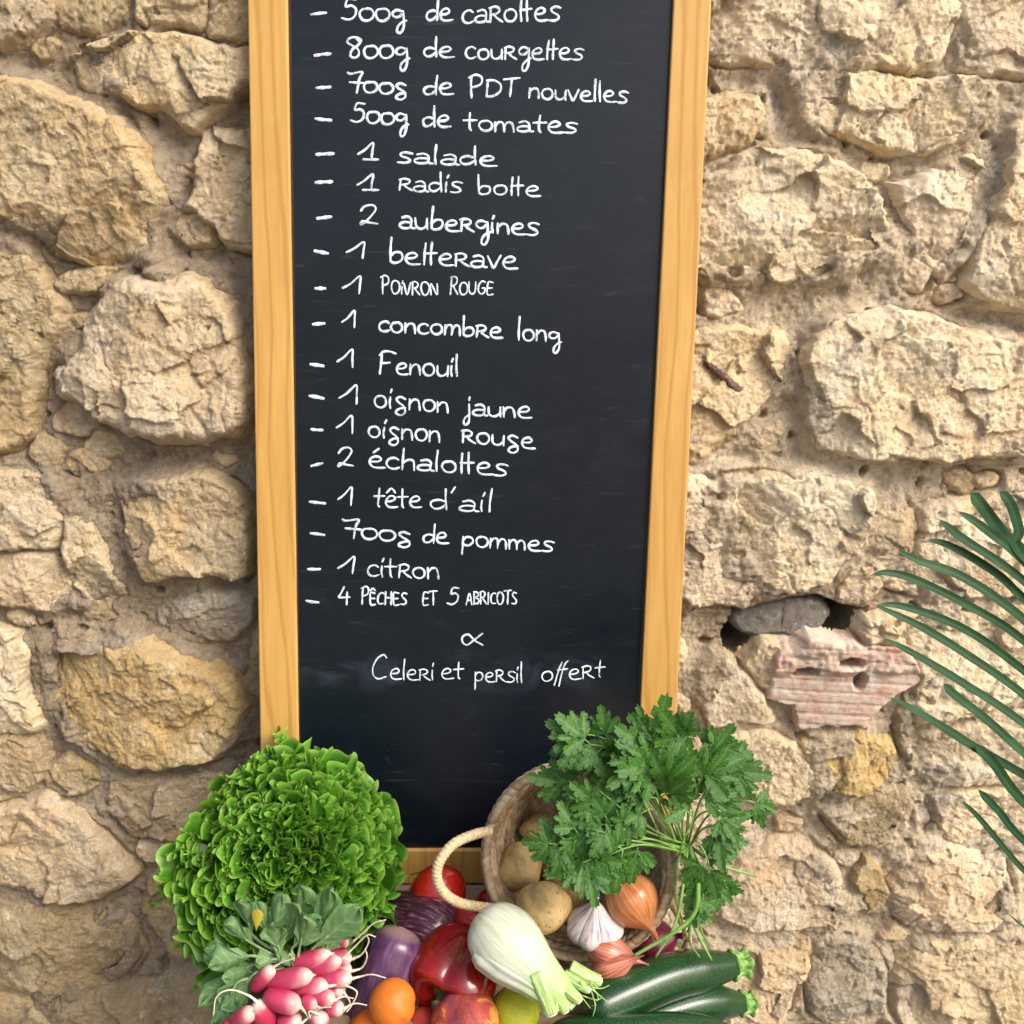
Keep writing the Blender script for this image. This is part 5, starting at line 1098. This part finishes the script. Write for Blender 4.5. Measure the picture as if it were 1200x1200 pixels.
SP = [  # polyline in the picture, depth, leaf size px, pairs
 ([H, (760, 930), (718, 882), (694, 873), (678, 876)], (-.28, -.30, -.31, -.31, -.31), 40, 3),
 ([H, (770, 930), (730, 880), (704, 864), (678, 860)], (-.28, -.29, -.30, -.30, -.30), 34, 2),
 ([H, (770, 950), (735, 905), (715, 890)], (-.28, -.30, -.31, -.31), 40, 2),
 ([H, (790, 940), (778, 896), (757, 878)], (-.28, -.30, -.32, -.325), 54, 2),
 ([H, (808, 920), (808, 886), (794, 862)], (-.28, -.31, -.32, -.325), 46, 1),
 ([H, (812, 920), (828, 896), (838, 878)], (-.28, -.30, -.31, -.31), 42, 2),
 ([H, (820, 940), (840, 915), (852, 900)], (-.28, -.29, -.30, -.30), 44, 2),
 ([H, (826, 960), (850, 945), (872, 938), (888, 942)], (-.28, -.28, -.285, -.29, -.29), 30, 2),
 ([H, (815, 960), (838, 950), (850, 965)], (-.28, -.30, -.31, -.31), 40, 2),
 ([(806, 990), (760, 975), (705, 950), (700, 945), (690, 948)], (-.30, -.33, -.34, -.34, -.34), 34, 3),
 ([(806, 995), (750, 980), (722, 968), (700, 966)], (-.30, -.34, -.35, -.35), 38, 3),
 ([(806, 995), (740, 985), (690, 978), (664, 984), (648, 992)], (-.30, -.345, -.35, -.35, -.35), 36, 3),
 ([(806, 1000), (750, 990), (700, 995), (694, 1006), (684, 1014)], (-.30, -.34, -.35, -.35, -.35), 42, 3),
 ([(806, 1000), (760, 990), (730, 995), (705, 1008)], (-.30, -.34, -.35, -.35), 40, 2),
 ([(800, 1000), (770, 985), (748, 985), (728, 1000)], (-.30, -.335, -.34, -.34), 38, 2),
 ([H, (770, 960), (740, 940), (725, 925)], (-.28, -.32, -.33, -.33), 46, 3),
 ([H, (780, 960), (770, 930), (765, 915)], (-.28, -.32, -.335, -.335), 50, 3),
 ([H, (800, 960), (815, 930), (812, 905)], (-.28, -.31, -.325, -.325), 46, 3),
 ([H, (790, 965), (752, 945), (728, 950)], (-.28, -.32, -.335, -.335), 42, 3),
 ([H, (820, 975), (838, 968), (846, 985)], (-.28, -.30, -.305, -.305), 36, 2),
 ([H, (780, 940), (740, 915), (712, 905)], (-.28, -.30, -.31, -.31), 40, 3),
 ([H, (750, 960), (700, 925), (676, 915), (664, 920)], (-.28, -.30, -.30, -.30, -.30), 36, 2),
 ([H, (815, 985), (828, 1005), (832, 1025)], (-.29, -.31, -.32, -.32), 40, 2),
 ([(790, 1010), (797, 1000), (800, 985), (812, 960), (808, 935)], (-.29, -.32, -.33, -.33, -.33), 48, 3),
 ([(800, 1005), (780, 960), (758, 920), (742, 895)], (-.29, -.32, -.33, -.33), 44, 2),
 ([(800, 1005), (812, 1015), (816, 1035)], (-.29, -.31, -.31), 34, 1),
 ([(804, 1005), (818, 1040), (816, 1068)], (-.30, -.315, -.32), 24, 2),
 ([(806, 1005), (832, 1022), (846, 1040)], (-.29, -.30, -.30), 28, 1),
]
for a in SP: sprig(*a)
for pts, Ys, r in (([(800, 985), (806, 1030), (812, 1080), (834, 1126)], (-.30, -.31, -.315, -.33), 2.4), ([(806, 990), (800, 1040), (790, 1085), (768, 1122)], (-.30, -.32, -.33, -.34), 2.0), ([(808, 990), (818, 1040), (806, 1080), (740, 1122)], (-.30, -.32, -.33, -.34), 3.0),
    ([(802, 990), (812, 1040), (808, 1100), (820, 1122)], (-.29, -.30, -.31, -.32), 1.8), ([(810, 995), (826, 1030), (822, 1070), (800, 1090)], (-.29, -.30, -.305, -.31), 1.6), ([(812, 1000), (835, 1040), (828, 1075), (812, 1085)], (-.28, -.29, -.30, -.30), 1.5),
    ([(806, 990), (840, 1012), (886, 1027)], (-.29, -.29, -.285), 2.2), ([(830, 1005), (845, 1035), (862, 1062)], (-.29, -.28, -.28), 0.9), ([(800, 985), (790, 1040), (806, 1100)], (-.30, -.31, -.315), 1.6), ([(800, 1000), (822, 1090), (836, 1110)], (-.29, -.295, -.30), 1.2), ([(806, 1000), (816, 1060), (796, 1112)], (-.295, -.30, -.31), 1.5),
    ([(700, 925), (745, 960), (790, 985)], (-.34, -.34, -.32), 1.0), ([(742, 912), (760, 950), (776, 985)], (-.345, -.345, -.32), 1.3)):
    stem(pts, Ys, r)

# ================================================================== PALM FROND at the right edge
YP = -0.26
pf_ = empty('palm_frond', tuple(P(1300, 900, YP)), 'green palm frond with narrow leaflets reaching in from the right edge', 'palm frond'); FO2 = np.array(pf_.location)
LF = [([(1116, 597), (1138, 608), (1165, 628), (1198, 656), (1300, 760)], 11, 10), ([(1097, 607), (1112, 618), (1130, 632), (1200, 681), (1300, 776)], 11, 9), ([(1076, 632), (1112, 639), (1165, 670), (1200, 702), (1300, 800)], 11, 9),
 ([(1034, 634), (1072, 655), (1130, 677), (1200, 726), (1300, 820)], 12, 14), ([(1013, 677), (1039, 671), (1077, 681), (1147, 716), (1200, 751), (1300, 840)], 11, 9), ([(1021, 709), (1060, 711), (1130, 737), (1200, 786), (1300, 872)], 11, 8),
 ([(985, 689), (1032, 712), (1077, 733), (1130, 765), (1200, 814), (1300, 900)], 11, 18), ([(1006, 739), (1056, 758), (1133, 803), (1200, 848), (1300, 930)], 11, 16), ([(1007, 807), (1055, 823), (1110, 855), (1143, 876), (1200, 908), (1300, 968)], 12, 16),
 ([(1106, 802), (1120, 815), (1156, 843), (1200, 882), (1300, 970)], 11, 0), ([(1143, 873), (1165, 895), (1200, 940), (1290, 1020)], 13, 0), ([(1147, 926), (1170, 950), (1200, 985), (1290, 1060)], 10, 0), ([(1120, 933), (1147, 958), (1200, 1020), (1290, 1110)], 8, 12),
 ([(1170, 1059), (1200, 1086), (1280, 1140)], 4, 30), ([(1138, 578), (1150, 592), (1170, 618), (1194, 642), (1300, 730)], 15, 0), ([(1172, 576), (1184, 590), (1194, 620), (1199, 650), (1300, 735)], 12, 0)]
for i, (pts, w_, dry) in enumerate(LF):
    dr_ = dry / 100; zoff = 0.006 * (i % 3); q = random.Random(i + 40)
    C = np.array([P(x, y, YP + zoff + (0.02 if x > 1250 else 0) - 0.00012 * max(0, 1200 - x)) for x, y in pts]); n = 90; c = catmull(C, n); t_, a_, b_ = frames(c); s = np.linspace(0, 1, n)
    view = np.array([CAM - v for v in c]); view /= np.linalg.norm(view, axis=1)[:, None]
    w2 = w_ * mpp(YP) * 0.43 * np.interp(s, [0, dr_ * .6, dr_, dr_ + .10, dr_ + .28, 1], [.08, .16, .34, .75, 1, 1]) if dry else w_ * mpp(YP) * .46 * np.clip(s / .10, 0.10, 1) ** .6
    side = np.cross(t_, view); side /= np.linalg.norm(side, axis=1)[:, None]; nn = np.cross(side, t_)
    rows = []
    tw = 0.35 + 0.2 * math.sin(i)
    for u in (-1, -.5, 0, .5, 1):
        sd_v = side * math.cos(tw) + nn * math.sin(tw)
        rows.append(c + sd_v * (w2 * u)[:, None] / math.cos(tw) * .96 + nn * (abs(u) * w2 * .16)[:, None])
    V = np.stack(rows, 1).reshape(-1, 3); F = grid_faces(5, n)
    me = mesh_np('leaflet', V - FO2, F, False); attr(me, 'vein', np.tile([0, 0, 1, 0, 0], n)); attr(me, 'edge', np.zeros(len(V))); me.materials.append(M_PALM); me.materials.append(M_PTIP)
    k = int(n * dry / 100); me.polygons.foreach_set('material_index', [1 if j // 4 < k else 0 for j in range(len(F))])
    link('leaflet', me, None, pf_)
C = [P(1292, 700, YP + .02), P(1305, 820, YP + .02), P(1300, 980, YP + .02), P(1275, 1150, YP + .02)]; V, F, S = sweep([v - FO2 for v in C], [0.003, 0.004, 0.005, 0.006], 10, 30); me = mesh_q('rachis', V, F); attr(me, 'vein', np.zeros(len(V))); attr(me, 'edge', np.zeros(len(V))); link('rachis', me, M_PALM, pf_)
